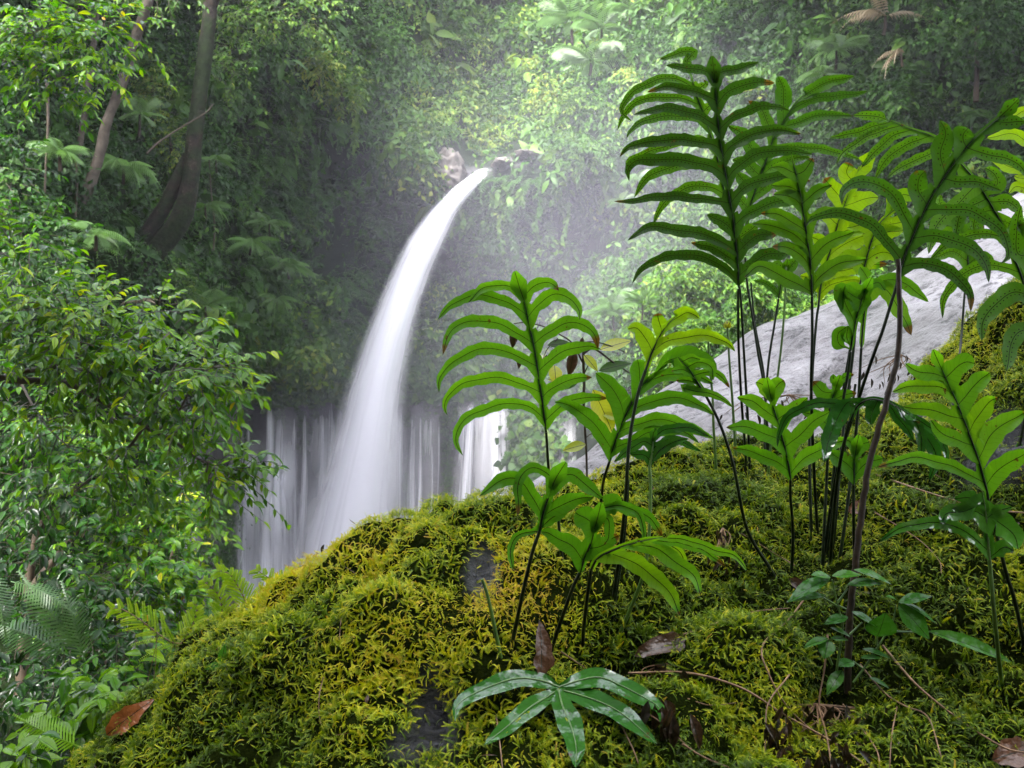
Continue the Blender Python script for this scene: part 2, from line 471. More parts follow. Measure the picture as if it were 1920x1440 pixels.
# leaf templates: a folded lens of 4 tris pairs;  x along the leaf, y across, z up
def lens_leaf(n=4, w=0.42, fold=0.10, droop=0.18, pos=0.42, acum=1.0):
    t = np.linspace(0, 1, n + 1)
    prof = np.where(t < pos, np.sin(t / pos * math.pi / 2) ** 0.8, np.cos((np.clip((t - pos) / (1 - pos), 0, 1)) * math.pi / 2) ** acum)
    prof[0], prof[-1] = 0.03, 0.0
    V = np.zeros((n + 1, 3, 3)); U = np.zeros((n + 1, 3, 3))
    for k, sgn in ((0, -1), (1, 0), (2, 1)):
        V[:, k, 0] = t
        V[:, k, 1] = sgn * prof * w / 2
        V[:, k, 2] = abs(sgn) * prof * fold - droop * t ** 2
        U[:, k, 0] = t; U[:, k, 1] = sgn * prof * w / 2
    q = []
    for i in range(n):
        for k in (0, 1):
            a = i * 3 + k
            q.append([a, a + 1, a + 4, a + 3])
    return V.reshape(-1, 3), np.array(q)[:, ::-1], U.reshape(-1, 3)
LEAF4 = lens_leaf(4)
LEAF2 = lens_leaf(2, 0.5, 0.08, 0.12)
LEAF_BIG = lens_leaf(8, 0.42, 0.07, 0.25)

def frames(X, Zhint):
    X = nrm(X)
    Y = nrm(np.cross(Zhint, X))
    Z = np.cross(X, Y)
    return X, Y, Z

def leaves(mb, pos, X, Zh, size, tint, tpl=LEAF4):
    X, Y, Z = frames(X, Zh)
    tv, tf, tu = tpl
    size = np.broadcast_to(np.asarray(size, float), (len(pos),))
    # vein coordinates must be in metres: scale by the mean size
    mb.scatter(tv, tf, pos, X, Y, Z, size, tint, tu * float(size.mean() if len(size) else 1))

# ------------------------------------------------------------------ terrain: one cliff sheet round the gorge
CTRL = np.array([
 (-400,-400,18),(-400,300,13),(-400,800,9),(-400,1500,7),
 (0,-300,22),(0,0,19),(0,250,17),(0,450,15),(0,700,12),(0,950,10.5),(0,1200,9),(0,1450,7.5),
 (150,0,24),(150,250,21),(150,450,18),(150,700,15),(150,1000,12),(150,1300,9.5),(150,1500,9),
 (280,-300,30),(280,0,29),(280,250,27),(280,420,25),(280,560,24),(280,760,22),(280,1000,20),(280,1200,16),(280,1450,14),
 (430,-300,36),(430,0,34),(430,200,35),(430,400,36),(430,560,36),(430,640,38),(400,760,44),(400,900,46),(400,1100,46),(400,1300,44),
 (560,-300,42),(560,0,41),(560,160,41),(560,300,45),(560,480,47),(560,620,45),(540,690,45),(520,745,49),(520,900,50),(520,1100,50),(520,1400,50),
 (680,-300,52),(680,0,50),(680,150,48),(680,260,47),(680,350,50),(680,500,51),(680,700,50.5),(680,760,52),(680,1000,52),(680,1300,52),
 (780,-300,66),(780,0,64),(780,130,60),(780,220,53),(790,290,49.5),(790,360,51),(780,500,53),(780,720,52),(780,800,53),(780,1100,53),
 (850,-300,82),(850,0,80),(850,120,74),(850,210,63),(845,265,52),(840,310,50.5),(850,360,51),(860,500,54),(860,700,52),(860,780,52),(860,1000,52),
 (905,-300,95),(905,0,92),(905,120,84),(905,220,72),(900,285,60),(900,312,53),(905,330,50.5),(905,360,50.5),
 (980,-300,92),(980,0,88),(980,120,78),(980,220,66),(975,280,53),(970,310,49.5),(970,360,49.5),(980,480,52),(980,600,53),(980,720,51),(980,900,50),(980,1200,50),
 (1080,-300,76),(1080,0,72),(1080,120,64),(1080,200,56),(1080,290,50),(1080,390,51),(1080,470,53),(1080,600,52),(1080,720,48),(1080,900,44),
 (1220,-300,62),(1220,0,58),(1220,150,52),(1220,300,50),(1220,420,51),(1220,500,44),(1220,580,39),(1220,700,36),(1220,900,32),
 (1400,-300,50),(1400,0,46),(1400,200,43),(1400,400,44),(1400,490,38),(1400,600,33),(1400,800,29),
 (1600,-300,40),(1600,0,37),(1600,250,36),(1600,450,37),(1600,600,28),(1600,900,24),
 (1800,-300,32),(1800,0,30),(1800,250,30),(1800,500,28),(1800,900,20),
 (1980,-300,28),(1980,0,26),(1980,300,25),(1980,700,20),(2400,-400,22),(2400,400,18),(2400,1200,14),(1200,1500,26),(800,1500,50),(1800,1500,14)], float)
def _rbf_fit():
    p = CTRL[:, :2] / 400.0
    r = np.linalg.norm(p[:, None] - p[None], axis=-1)
    n = len(p)
    A = np.zeros((n + 3, n + 3))
    A[:n, :n] = r + np.eye(n) * 1e-3
    A[:n, n] = 1; A[:n, n + 1:] = p
    A[n, :n] = 1; A[n + 1:, :n] = p.T
    return np.linalg.solve(A, np.r_[np.log(CTRL[:, 2]), 0, 0, 0])
_W = _rbf_fit()
def depth_map(px, py):
    px = np.asarray(px, float); py = np.asarray(py, float)
    q = np.stack([px.ravel(), py.ravel()], -1) / 400.0
    c = CTRL[:, :2] / 400.0
    out = np.empty(len(q))
    for i in range(0, len(q), 20000):
        r = np.linalg.norm(q[i:i + 20000, None] - c[None], axis=-1)
        out[i:i + 20000] = r @ _W[:-3] + _W[-3] + q[i:i + 20000] @ _W[-2:]
    return np.exp(np.clip(out, math.log(6), math.log(110))).reshape(px.shape)

def bare(px, py):
    """1 where rock shows: the lip of the fall, the wet wall behind the curtain"""
    g = lambda cx, cy, sx, sy: np.exp(-(((px - cx) / sx) ** 2 + ((py - cy) / sy) ** 2))
    r = 1.2 * g(843, 320, 20, 30) + 1.2 * g(890, 325, 30, 10) + 1.0 * g(972, 302, 36, 8) + 0.7 * g(985, 350, 11, 13)
    q_ = np.stack([px / 38, py / 60, px * 0], -1)
    wall = sstep((py - 738 + 26 * fbm(q_, 3, 91)) / 25) * sstep((px - 310) / 60) * sstep((1010 - px) / 30)
    return np.clip(r + wall, 0, 1)

gx, gy = np.meshgrid(np.linspace(-500, 2420, 330), np.linspace(-210, 1560, 240))
gd = depth_map(gx, gy)
C = P(gx, gy, gd)
lump = fbm(C * 0.22, 4, 3)
gd2 = gd * (1 - 0.020 * lump * np.clip(gd / 40, 0.3, 1.0))
C = P(gx, gy, gd2)
mb = MB(); mb.grid(C, tint=bare(gx, gy))
tag(mb.build("cliff", MAT['cliff']), kind='structure')
def cliff_point(px, py, off=0.0):
    d = depth_map(px, py)
    q = P(px, py, d)
    d = d * (1 - 0.020 * fbm(q * 0.22, 4, 3) * np.clip(d / 40, 0.3, 1.0)) - off
    return P(px, py, d), d

# ground far below, and an unseen slope added behind the camera to block light
n = 60
gx2, gy2 = np.meshgrid(np.linspace(-120, 120, n), np.linspace(-40, 120, n))
G = np.stack([gx2, gy2, -21 + 0.6 * fbm(np.stack([gx2, gy2, gx2 * 0], -1) * 0.1, 3, 9)], -1)
mb = MB(); mb.grid(G); tag(mb.build("ground", MAT['soil']), kind='structure')
a, h = np.meshgrid(np.linspace(math.radians(158), math.radians(375), 60), np.linspace(0, 1, 30))
R = 3.5 + 12 * h
S = np.stack([R * np.cos(a), R * np.sin(a) * 0.9 - 2, -5 + (25 + 14 * np.exp(-((a - math.radians(222)) / math.radians(46)) ** 2)) * h ** 0.75], -1)
S += (0.8 * fbm(S * 0.2, 3, 5))[..., None] * np.array([0.4, 0.4, 1])
mb = MB(); mb.grid(S)
ya, hb = np.meshgrid(np.linspace(-30, 16, 40), np.linspace(0, 1, 24))          # unseen left slope, added to keep sun off the left bank
S2 = np.stack([-21 - 20 * hb, ya, -8 + 48 * hb], -1)
S2 += (1.5 * fbm(S2 * 0.15, 3, 6))[..., None] * np.array([0.6, 0, 1])
mb.grid(S2)
tag(mb.build("shade_slope", MAT['cliff']), kind='structure')
MAT_POOL = solid_mat("pool_water", (0.05, 0.06, 0.06), (0.3, 0.32, 0.34), 1.0, 0.15, 0.6, 0.4)
pa, pr = np.meshgrid(np.linspace(0, 2 * math.pi, 40), np.linspace(0, 1, 8))
Pool = np.stack([-9 + 16 * pr * np.cos(pa), 41 + 11 * pr * np.sin(pa), np.full_like(pa, -16.0)], -1)
mb = MB(); mb.grid(Pool); tag(mb.build("water", MAT_POOL), kind='structure')

# ------------------------------------------------------------------ jungle on the cliffs (uncountable -> stuff)
def clumps(mb, px, py, rad, nl, size, tint, off=0.0, tpl=LEAF2, up=0.6, spread=1.0):
    """leafy tufts standing out from the cliff; leaves sit on the outer shell of each tuft"""
    c, d = cliff_point(px, py, off)
    N_ = len(px)
    dirs = nrm(rng.normal(size=(N_, nl, 3)) + np.array([0, -0.9, 0.55]))
    r = rad[:, None, None] * (0.35 + 0.65 * rng.random((N_, nl, 1)) ** 0.5)
    pos = c[:, None] + dirs * r * np.array([spread, 0.9, 0.85])
    nz = nrm(dirs * 0.8 + np.array([0, -0.1, up]) + rng.normal(size=dirs.shape) * 0.45)
    X = nrm(np.cross(nz, rng.normal(size=dirs.shape)) + np.array([0, 0, -0.5]))
    sz = (size[:, None] * rng.uniform(0.6, 1.4, (N_, nl))).ravel()
    tn = np.clip(tint[:, None] + rng.normal(size=(N_, nl)) * 0.12, 0, 1).ravel()
    leaves(mb, pos.reshape(-1, 3), X.reshape(-1, 3), nz.reshape(-1, 3), sz, tn, tpl)

def frond_tpl(nl=9, w=0.32, droop=0.6, ln_drop=0.25, thick=0.42):
    """a pinnate frond, 1 long, leaflets as thin blades"""
    V, T, U = [], [], []
    t = np.linspace(0.08, 1, nl)
    def ax(t): return np.array([t * (1 - 0.25 * droop * t), 0, 0.25 * t - droop * t ** 2])
    k = 0
    for i, ti in enumerate(t):
        b = ax(ti); tg = nrm(ax(min(ti + 0.02, 1.02)) - b)
        L = w * (math.sin(min(1, ti * 1.15 + 0.12) * math.pi) ** 0.6 * 0.95 + 0.12)
        for sgn in (-1, 1):
            dirn = nrm(tg * 0.55 + np.array([0, sgn, 0]))
            tip = b + dirn * L + np.array([0, 0, -ln_drop * L])
            hw = tg * (thick / nl)
            V += [b - hw * 0.7, b + hw * 0.7, b + dirn * L * 0.55 + hw * 0.9 + np.array([0, 0, -ln_drop * L * 0.3]), tip]
            T.append([k, k + 3, k + 2, k + 1] if sgn > 0 else [k, k + 1, k + 2, k + 3])
            k += 4
    rs = [ax(x) for x in np.linspace(0, 1, 5)]
    for i in range(4):
        V += [rs[i] + np.array([0, .008, 0]), rs[i] - np.array([0, .008, 0]), rs[i + 1] - np.array([0, .005, 0]), rs[i + 1] + np.array([0, .005, 0])]
        T.append([k, k + 1, k + 2, k + 3]); k += 4
    V = np.array(V)
    return V, np.array(T), np.zeros_like(V)
FERN = frond_tpl(10, 0.22, 0.75)
FERN2 = frond_tpl(14, 0.26, 0.45)
PALMF = frond_tpl(20, 0.36, 0.6, 0.5, .24)
PALMF2 = frond_tpl(18, 0.34, 0.85, 0.7, .24)

PALMD = frond_tpl(15, 0.15, 0.7, 1.0, .22)
def region_sample(n, x0, x1, y0, y1):
    return rng.uniform(x0, x1, n), rng.uniform(y0, y1, n)

# tint of the vegetation: paler in the valley above the fall, shade of the left wall and far right put into it
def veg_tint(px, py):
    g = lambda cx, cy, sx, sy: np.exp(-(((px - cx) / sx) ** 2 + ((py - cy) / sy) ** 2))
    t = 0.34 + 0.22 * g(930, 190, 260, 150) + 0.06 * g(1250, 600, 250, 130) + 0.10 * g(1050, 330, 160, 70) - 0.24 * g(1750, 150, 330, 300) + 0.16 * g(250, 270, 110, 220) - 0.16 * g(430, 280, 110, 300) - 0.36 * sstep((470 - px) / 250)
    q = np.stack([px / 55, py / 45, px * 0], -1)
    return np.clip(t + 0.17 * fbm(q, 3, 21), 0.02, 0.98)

mb = MB()
px, py = region_sample(12000, -80, 2000, -90, 1060)
c, d = cliff_point(px, py)
dens = 1 - bare(px, py)
hang = np.exp(-(((px - 660) / 190) ** 2 + ((py - 480) / 150) ** 2)) + np.exp(-(((px - 1090) / 130) ** 2 + ((py - 450) / 110) ** 2))
dens = dens * (1 - 0.65 * np.clip(hang, 0, 1))
dens *= np.where((px > 1250) & (py > 850), 0.0, 1.0) * np.where((px < 350) & (py > 620), 0.35, 1.0)
# gaps, so that shade shows between the tufts
dens *= sstep((fbm(np.stack([px / 60, py / 55, px * 0], -1), 3, 44) + 0.40) / 0.55)
jl = (py > 335) & (px > np.interp(py, [322, 400, 500, 640, 800, 960, 1120], [870, 790, 730, 672, 620, 565, 515])) & (px < np.interp(py, [322, 400, 500, 640, 800, 960, 1120], [915, 858, 808, 768, 748, 742, 738]))
k = (rng.random(len(px)) < dens) & ~jl
px, py, d = px[k], py[k], d[k]
rad = np.clip(d / 50, 0.3, 1.7) * rng.uniform(0.45, 1.25, len(px))
size = np.clip(d / 50, 0.28, 1.6) * rng.uniform(0.18, 0.40, len(px))
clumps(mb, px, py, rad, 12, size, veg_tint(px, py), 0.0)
# rounded bush heads pushed out of the slope so that light and shade model them
px, py = region_sample(1250, -60, 1960, -70, 720)
hol = np.clip(np.exp(-(((px - 640) / 150) ** 2 + ((py - 480) / 190) ** 2)) + np.exp(-(((px - 1080) / 120) ** 2 + ((py - 470) / 110) ** 2)) + 0.9 * np.exp(-(((px - 470) / 60) ** 2 + ((py - 260) / 150) ** 2)), 0, 1)
k = (rng.random(len(px)) < 1 - 0.93 * hol) & (bare(px, py) < 0.08) & ~((px > 1250) & (py > 700)) & ~((py > 320) & (np.abs(px - np.interp(py, [322, 400, 500, 640, 800, 960], [893, 825, 770, 722, 690, 655])) < 62))
k &= ~((np.abs(px - 843) < 45) & (np.abs(py - 325) < 50)) & ~((np.abs(px - 960) < 70) & (py > 285) & (py < 340))
px, py = px[k], py[k]
d = depth_map(px, py)
rad = np.clip(d / 50, 0.3, 1.8) * rng.uniform(0.7, 2.0, len(px)) ** 1.0
for q in range(3):
    w_ = np.arange(len(px)) % 3 == q
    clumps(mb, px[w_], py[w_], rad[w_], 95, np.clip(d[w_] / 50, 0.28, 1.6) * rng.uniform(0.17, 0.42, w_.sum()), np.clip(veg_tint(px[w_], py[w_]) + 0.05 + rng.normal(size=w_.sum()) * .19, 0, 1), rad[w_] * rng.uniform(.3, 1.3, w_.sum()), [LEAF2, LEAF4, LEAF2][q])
# big-leaved plants among the small ones
px, py = region_sample(260, -40, 1960, -40, 740)
k = (bare(px, py) < .05) & ((px > 800) | (py < 330) | (px < 560)); px, py = px[k], py[k]
d = depth_map(px, py)
clumps(mb, px, py, np.clip(d / 50, .3, 1.6) * rng.uniform(.5, 1.0, len(px)), 14, np.clip(d / 50, .3, 1.5) * rng.uniform(.55, 1.1, len(px)), np.clip(veg_tint(px, py) + .12, 0, 1), np.clip(d / 50, .3, 1.6) * rng.uniform(.6, 1.8, len(px)), LEAF_BIG, up=.5)
# creepers hanging in strings from the overhangs
px, py = region_sample(330, 380, 1900, 60, 620)
k = ~((py > 300) & (px > 560) & (px < 900)); px, py = px[k], py[k]
for x_, y_ in zip(px, py):
    m_ = int(rng.uniform(14, 42)); ln = rng.uniform(25, 85)
    t_ = np.linspace(0, 1, m_)
    xs = x_ + 4 * np.sin(t_ * 5 + x_) + rng.normal(size=m_) * 1.3; ys = y_ + ln * t_
    c0, d0 = cliff_point(np.array([x_]), np.array([y_]), 1.0)
    q_ = P(xs, ys, d0[0] - .5 + .3 * t_)
    nz = nrm(np.array([0, -1, .5]) + rng.normal(size=(m_, 3)) * .5)
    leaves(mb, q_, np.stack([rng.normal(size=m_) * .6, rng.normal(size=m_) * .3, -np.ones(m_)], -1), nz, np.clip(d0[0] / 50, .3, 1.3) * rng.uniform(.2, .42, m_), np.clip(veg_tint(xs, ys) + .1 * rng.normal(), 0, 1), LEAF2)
# unseen leaf clumps added over the gorge above the frame, to shade the upper corners
for (x0, x1, y0, y1, m_, o0, o1) in [(1330, 2150, -230, -40, 330, 2, 11), (-150, 520, -230, -45, 420, 1, 6), (560, 860, -200, -70, 60, 2, 8)]:
    px, py = region_sample(m_, x0, x1, y0, y1)
    d = depth_map(px, py)
    clumps(mb, px, py, np.clip(d / 40, .4, 1.4) * rng.uniform(.9, 1.8, m_), 60, np.clip(d / 50, .28, 1.2) * rng.uniform(.3, .5, m_), np.full(m_, .2), rng.uniform(o0, o1, m_), up=1.0)
tag(mb.build("jungle_foliage", MAT['jungle'], smooth=False), "dense jungle leaves covering the cliffs round the waterfall", "foliage", kind='stuff')

mb = MB()
def hang_ferns(mb, n, boxes, lmin, lmax, tpl, tint0):
    for (x0, x1, y0, y1, w) in boxes:
        m_ = int(n * w)
        px, py = region_sample(m_, x0, x1, y0, y1)
        k = rng.random(m_) < (1 - bare(px, py)) * sstep((fbm(np.stack([px / 40, py / 60, px * 0], -1), 2, 77) + 0.7) / 0.7)
        px, py = px[k], py[k]
        c, d = cliff_point(px, py, 0.1)
        ang = rng.uniform(-1.5, 1.5, len(px))
        X = np.stack([np.sin(ang), -np.cos(ang) * 0.8, rng.uniform(-0.5, 0.3, len(px))], -1)
        Zh = np.tile([0, -0.15, 1.0], (len(px), 1)) + rng.normal(size=(len(px), 3)) * 0.2
        X, Y, Z = frames(X, Zh)
        s = np.clip(d / 50, 0.35, 1.3) * rng.uniform(lmin, lmax, len(px))
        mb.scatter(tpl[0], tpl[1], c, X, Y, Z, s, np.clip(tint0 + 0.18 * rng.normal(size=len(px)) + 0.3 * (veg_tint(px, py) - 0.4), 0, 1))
hang_ferns(mb, 2900, [(-20, 1960, -20, 330, 0.5), (-20, 420, 250, 620, .3), (480, 900, 330, 740, 1.0), (900, 1200, 330, 720, 0.8), (380, 560, 150, 560, 0.5), (1180, 1560, 330, 500, 0.35), (1380, 1920, -30, 420, 0.5)], 0.8, 1.9, FERN, 0.33)
tag(mb.build("hanging_ferns", MAT['jungle'], smooth=False), "small ferns hanging in curtains from the steep cliff beside the waterfall", "ferns", kind='stuff')

# green strips on the wet wall, and the broad-leaved creeper on the ledge over the curtain
mb = MB()
strips = [(418, 905, 432, 1110, 26, 900), (382, 880, 385, 1060, 14, 250), (835, 775, 842, 940, 12, 260), (700, 780, 690, 900, 7, 80), (565, 770, 572, 850, 9, 90), (512, 760, 515, 850, 6, 60), (960, 730, 965, 900, 22, 420), (300, 800, 330, 1080, 28, 500), (455, 745, 462, 830, 10, 110), (520, 740, 528, 800, 12, 90), (590, 745, 594, 840, 8, 90), (650, 740, 640, 800, 14, 90), (760, 742, 764, 800, 10, 80), (800, 742, 798, 860, 9, 120), (850, 735, 850, 790, 14, 120), (480, 900, 484, 1060, 7, 90), (765, 860, 760, 960, 8, 60)]
for (x0, y0, x1, y1, w, m_) in strips:
    t = rng.random(m_)
    px = x0 + (x1 - x0) * t + rng.normal(size=m_) * w * 0.45
    py = y0 + (y1 - y0) * t
    clumps(mb, px, py, np.full(m_, 0.28), 7, rng.uniform(0.09, 0.18, m_), np.clip(0.4 + 0.12 * rng.normal(size=m_), 0, 1), 0.15)
tag(mb.build("wall_moss", MAT['jungle'], smooth=False), "green moss and small leaves in upright strips on the wet wall", "moss", kind='stuff')

mb = MB()
HEART = lens_leaf(4, 0.85, 0.08, 0.25, 0.3)
for (cx, cy, rx, ry, m_, tn) in [(470, 625, 75, 45, 420, 0.42), (545, 690, 75, 40, 420, 0.6), (610, 715, 55, 30, 260, 0.72), (620, 650, 50, 45, 240, 0.45), (430, 590, 60, 35, 260, 0.38), (780, 700, 50, 40, 220, 0.4), (700, 715, 40, 25, 150, 0.5), (880, 690, 60, 45, 240, 0.45), (1010, 860, 45, 90, 420, 0.5), (1000, 700, 60, 50, 260, 0.45), (400, 735, 40, 18, 130, .4), (500, 735, 40, 14, 120, .5), (590, 738, 40, 14, 120, .6), (660, 735, 40, 16, 110, .45), (740, 735, 50, 12, 130, .42), (830, 728, 40, 14, 120, .42), (950, 720, 30, 16, 100, .45)]:
    px = cx + rng.normal(size=m_) * rx * 0.55; py = cy + rng.normal(size=m_) * ry * 0.55
    k = (bare(px, py) < 0.97) | (px > 900)
    px, py = px[k], py[k]
    clumps(mb, px, py, np.full(len(px), 0.5), 5, rng.uniform(0.28, 0.5, len(px)), np.clip(tn + 0.12 * rng.normal(size=len(px)), 0, 1), 0.7, HEART, up=0.35)
tag(mb.build("creeper_foliage", MAT['jungle'], smooth=False), "broad heart-shaped creeper leaves spilling over the ledge above the curtain of water", "creeper", kind='stuff')

# ------------------------------------------------------------------ waterfalls
Ledge = np.array([(314, 902, 930), (322, 890, 918), (335, 874, 910), (350, 853, 894), (375, 825, 874), (400, 802, 856), (450, 766, 834), (500, 741, 812), (560, 714, 793), (640, 682, 772), (720, 655, 757), (800, 631, 750), (880, 605, 746), (960, 577, 744), (1040, 551, 742), (1120, 528, 740), (1260, 490, 745)], float)
wf = empty("waterfall", tuple(P(880, 1200, 47)), "tall white plume of water leaping in one curved jet from the notch in the cliff", "waterfall")
yy = np.linspace(314, 1260, 110)
L_ = np.interp(yy, Ledge[:, 0], Ledge[:, 1]); R_ = np.interp(yy, Ledge[:, 0], Ledge[:, 2])
for layer in range(6):
    shr = [0.94, 1.06, 0.8, 0.62, 1.2, 0.45][layer]
    bias = [0.5, 0.46, 0.42, 0.36, 0.5, 0.33][layer]
    cen = L_ + (R_ - L_) * bias
    half = (R_ - L_) * 0.5 * shr
    uu = np.linspace(0, 1, 13)
    fall = np.clip((yy - 330) / 900, 0, 1)
    dep = 49.7 - 3.4 * np.sqrt(fall)
    X = cen[:, None] + half[:, None] * (uu[None] * 2 - 1)
    D = dep[:, None] - 0.9 * np.sin(uu * math.pi)[None] * (0.3 + fall[:, None]) + (layer - 2) * 0.16
    Gw = P(X, yy[:, None] + 0 * X, D)
    arc = np.r_[0, np.cumsum(np.linalg.norm(np.diff(Gw[:, 6], axis=0), axis=1))]
    uv = np.zeros(Gw.shape); uv[..., 0] = uu[None]; uv[..., 1] = arc[:, None]; uv[..., 2] = layer * 2.7
    thick = np.interp(yy, [314, 324, 334, 420, 700, 1260], [0.0, 0.35, 1.0, 1.0, 0.8, 0.7]) * [0.7, 1, 1, 1, 0.9, 1][layer]
    mb = MB(); mb.grid(Gw, np.repeat(thick, 13), uv)
    adopt(wf, mb.build("water_sheet", MAT['curtain' if layer in (1, 4) else 'jet']))

def cascade(label, strands, group=None):
    mb = MB()
    for q, (x0, y0, x1, y1, w0, w1, th) in enumerate(strands):
        t = np.linspace(0, 1, 34)
        y0 = y0 + rng.uniform(-6, 16)
        py = y0 + (y1 - y0) * t
        px = x0 + (x1 - x0) * t ** 1.5 + 2.0 * np.sin(t * 7 + q) + rng.normal() * 3
        w = w0 + (w1 - w0) * t
        uu = np.linspace(0, 1, 7)
        X = px[:, None] + w[:, None] * (uu[None] - 0.5)
        Y = py[:, None] + 0 * X
        _, dd = cliff_point(X.ravel(), Y.ravel(), 0.0)
        dd = np.minimum.accumulate(dd.reshape(X.shape), axis=0) - 0.25 - 0.35 * np.sin(uu * math.pi)[None]
        G_ = P(X, Y, dd)
        uv = np.zeros(G_.shape); uv[..., 0] = uu[None]; uv[..., 1] = ((py - y0) / 33.0)[:, None]; uv[..., 2] = q * 3.1
        tt = th * np.clip(t / 0.12, 0.35, 1) * (0.75 + 0.25 * np.sin(t * 9 + q * 2))
        mb.grid(G_, np.repeat(tt, 7), uv)
    o = mb.build("cascade", MAT['curtain'])
    return tag(o, label, "waterfall", group)
cg = "thin cascades down the wet wall"
cascade("lacy broken curtain of white water left of the tall jet", [
    (498, 742, 488, 1150, 16, 34, .9), (448, 790, 442, 1120, 8, 18, .4), (528, 765, 520, 1150, 24, 46, 1), (540, 800, 536, 1150, 34, 60, 1), (553, 752, 548, 1150, 10, 20, .7), (576, 748, 560, 1150, 10, 30, .8), (600, 750, 588, 1150, 12, 30, .8), (620, 752, 606, 1120, 14, 34, .9), (636, 742, 624, 1000, 14, 26, .9),
    (480, 830, 470, 1150, 40, 70, .9), (510, 900, 505, 1150, 60, 100, 1), (530, 760, 520, 1000, 60, 80, .5), (600, 745, 585, 1000, 50, 70, .5), (463, 770, 458, 1150, 8, 24, .5), (560, 900, 555, 1150, 60, 80, .8)], cg)
cascade("faint threads of water farthest left on the dark wall beside the shrubs", [(352, 830, 346, 1060, 16, 26, .5), (370, 850, 366, 1060, 14, 24, .5), (330, 850, 326, 1020, 14, 20, .4)], cg)
cascade("separate thin threads of water between the jet and the paired cascade", [
    (735, 738, 720, 1240, 60, 110, .75), (800, 745, 790, 1240, 46, 70, .5), (775, 742, 765, 1240, 30, 50, .6), (750, 735, 735, 1240, 10, 30, .8), (725, 742, 715, 1240, 14, 50, .7), (786, 738, 764, 1240, 7, 18, 1), (808, 800, 800, 1240, 5, 10, .6), (822, 760, 818, 1240, 5, 12, .6), (706, 745, 700, 1240, 22, 60, .7), (768, 745, 752, 1240, 6, 14, .5)], cg)
cascade("paired white cascade sliding down the rock behind the tall fern", [
    (910, 726, 885, 1240, 74, 96, .6), (868, 735, 838, 1240, 24, 50, .6), (876, 730, 842, 1240, 18, 28, .9), (893, 735, 862, 1240, 14, 22, .8), (908, 738, 885, 1240, 10, 22, .7), (938, 722, 918, 1240, 34, 44, 1), (925, 735, 905, 1240, 22, 34, .9)], cg)
cascade("single smooth spill of water between the fern stalk and the grey slab", [(1062, 760, 1045, 1240, 30, 36, .5), (1050, 775, 1034, 1240, 22, 32, .45)], cg)

def outcrop(label, px, py, d, rx, ry, rd, seed):
    a, b = np.meshgrid(np.linspace(0, 2 * math.pi, 60), np.linspace(0.001, math.pi - .001, 40))
    u = np.stack([np.cos(a) * np.sin(b), np.sin(a) * np.sin(b), np.cos(b)], -1)
    f = 1 + .20 * fbm(u * 1.5, 4, seed) + .12 * fbm(u * np.array([4, 4, 9]), 4, seed + 5)
    f[:, -1] = f[:, 0]
    q = P(px, py, d) + u * f[..., None] * np.array([rx / F * d, rd, ry / F * d])
    mb = MB(); mb.grid(q)
    tag(mb.build("rock", MAT['lip_rock']), label, "rock", "rocks at the lip of the waterfall")
MAT['lip_rock'] = solid_mat("pale_brown_rock", (0.03, 0.026, 0.022), (0.17, 0.15, 0.135), 1.3, 0.6, 0.3, 0.8, dist=0.3, detail=10.0)
outcrop("pale brown rock face left of the waterfall's lip", 842, 322, 50.8, 32, 38, 1.3, 41)
outcrop("low pale rock right beside the waterfall's lip", 944, 311, 50.4, 22, 10, 1.2, 8)
outcrop("pale rock edge higher up to the right of the waterfall's lip", 988, 294, 49.8, 26, 10, 1.3, 28)
outcrop("small bare rock patch among ferns below the right shelf", 985, 352, 49.4, 15, 18, .6, 17)

# ------------------------------------------------------------------ mossy boulder in front
CREST = np.array([(-500, 2000, 1.55), (-100, 1650, 1.65), (140, 1452, 1.75), (280, 1322, 1.8), (400, 1212, 1.85), (560, 1105, 1.9), (700, 1022, 1.95), (800, 976, 2.0), (900, 958, 2.05), (1000, 960, 2.1), (1100, 935, 2.2), (1200, 880, 2.35), (1280, 850, 2.45), (1400, 846, 2.5), (1550, 840, 2.55), (1650, 805, 2.6), (1720, 730, 2.65), (1800, 660, 2.7), (1920, 555, 2.75), (2100, 430, 2.8), (2500, 330, 2.9)], float)
def boulder_pts(px, t):
    cpy = np.interp(px, CREST[:, 0], CREST[:, 1]); cd = np.interp(px, CREST[:, 0], CREST[:, 2])
    bpy_ = np.maximum(1640, cpy + 280)
    bd = np.interp(px, [0, 960, 1920], [1.25, 1.08, 1.15])
    s = np.sin(np.clip(t, 0, 1.75) * math.pi / 2)
    py = bpy_ + (cpy - bpy_) * s
    d = bd + (cd - bd) * np.clip(t, 0, 3) ** 1.25
    p = P(px, py, d)
    p[..., 2] -= np.clip(-t, 0, 9) * 2.2            # the foot drops away below the frame
    p[..., 1] -= np.clip(-t, 0, 9) * 0.35
    return p
tt = np.r_[np.linspace(-1.0, -0.02, 12), np.linspace(0, 1.08, 170), np.linspace(1.1, 1.9, 30)]
bx = np.linspace(-500, 2500, 330)
BX, BT = np.meshgrid(bx, tt)
B = boulder_pts(BX, BT)
def nrm_grid(G):
    return nrm(np.cross(np.gradient(G, axis=1), np.gradient(G, axis=0)))
Bn = nrm_grid(B)
Bpx = 960 + B[..., 0] / B[..., 1] * F; Bpy = 720 - B[..., 2] / B[..., 1] * F
g_ = lambda cx, cy, sx, sy: np.exp(-(((Bpx - cx) / sx) ** 2 + ((Bpy - cy) / sy) ** 2)) * (BT < 1.05)
disp = 0.034 * fbm(B * 5.0, 3, 11) + 0.016 * fbm(B * 13.0, 3, 15)
disp += 0.075 * (np.sqrt(np.abs(vnoise(B * np.array([5.5, 5.5, 5.5]) + .3 * fbm(B * 9, 2, 88)[..., None], 81))) - .45)
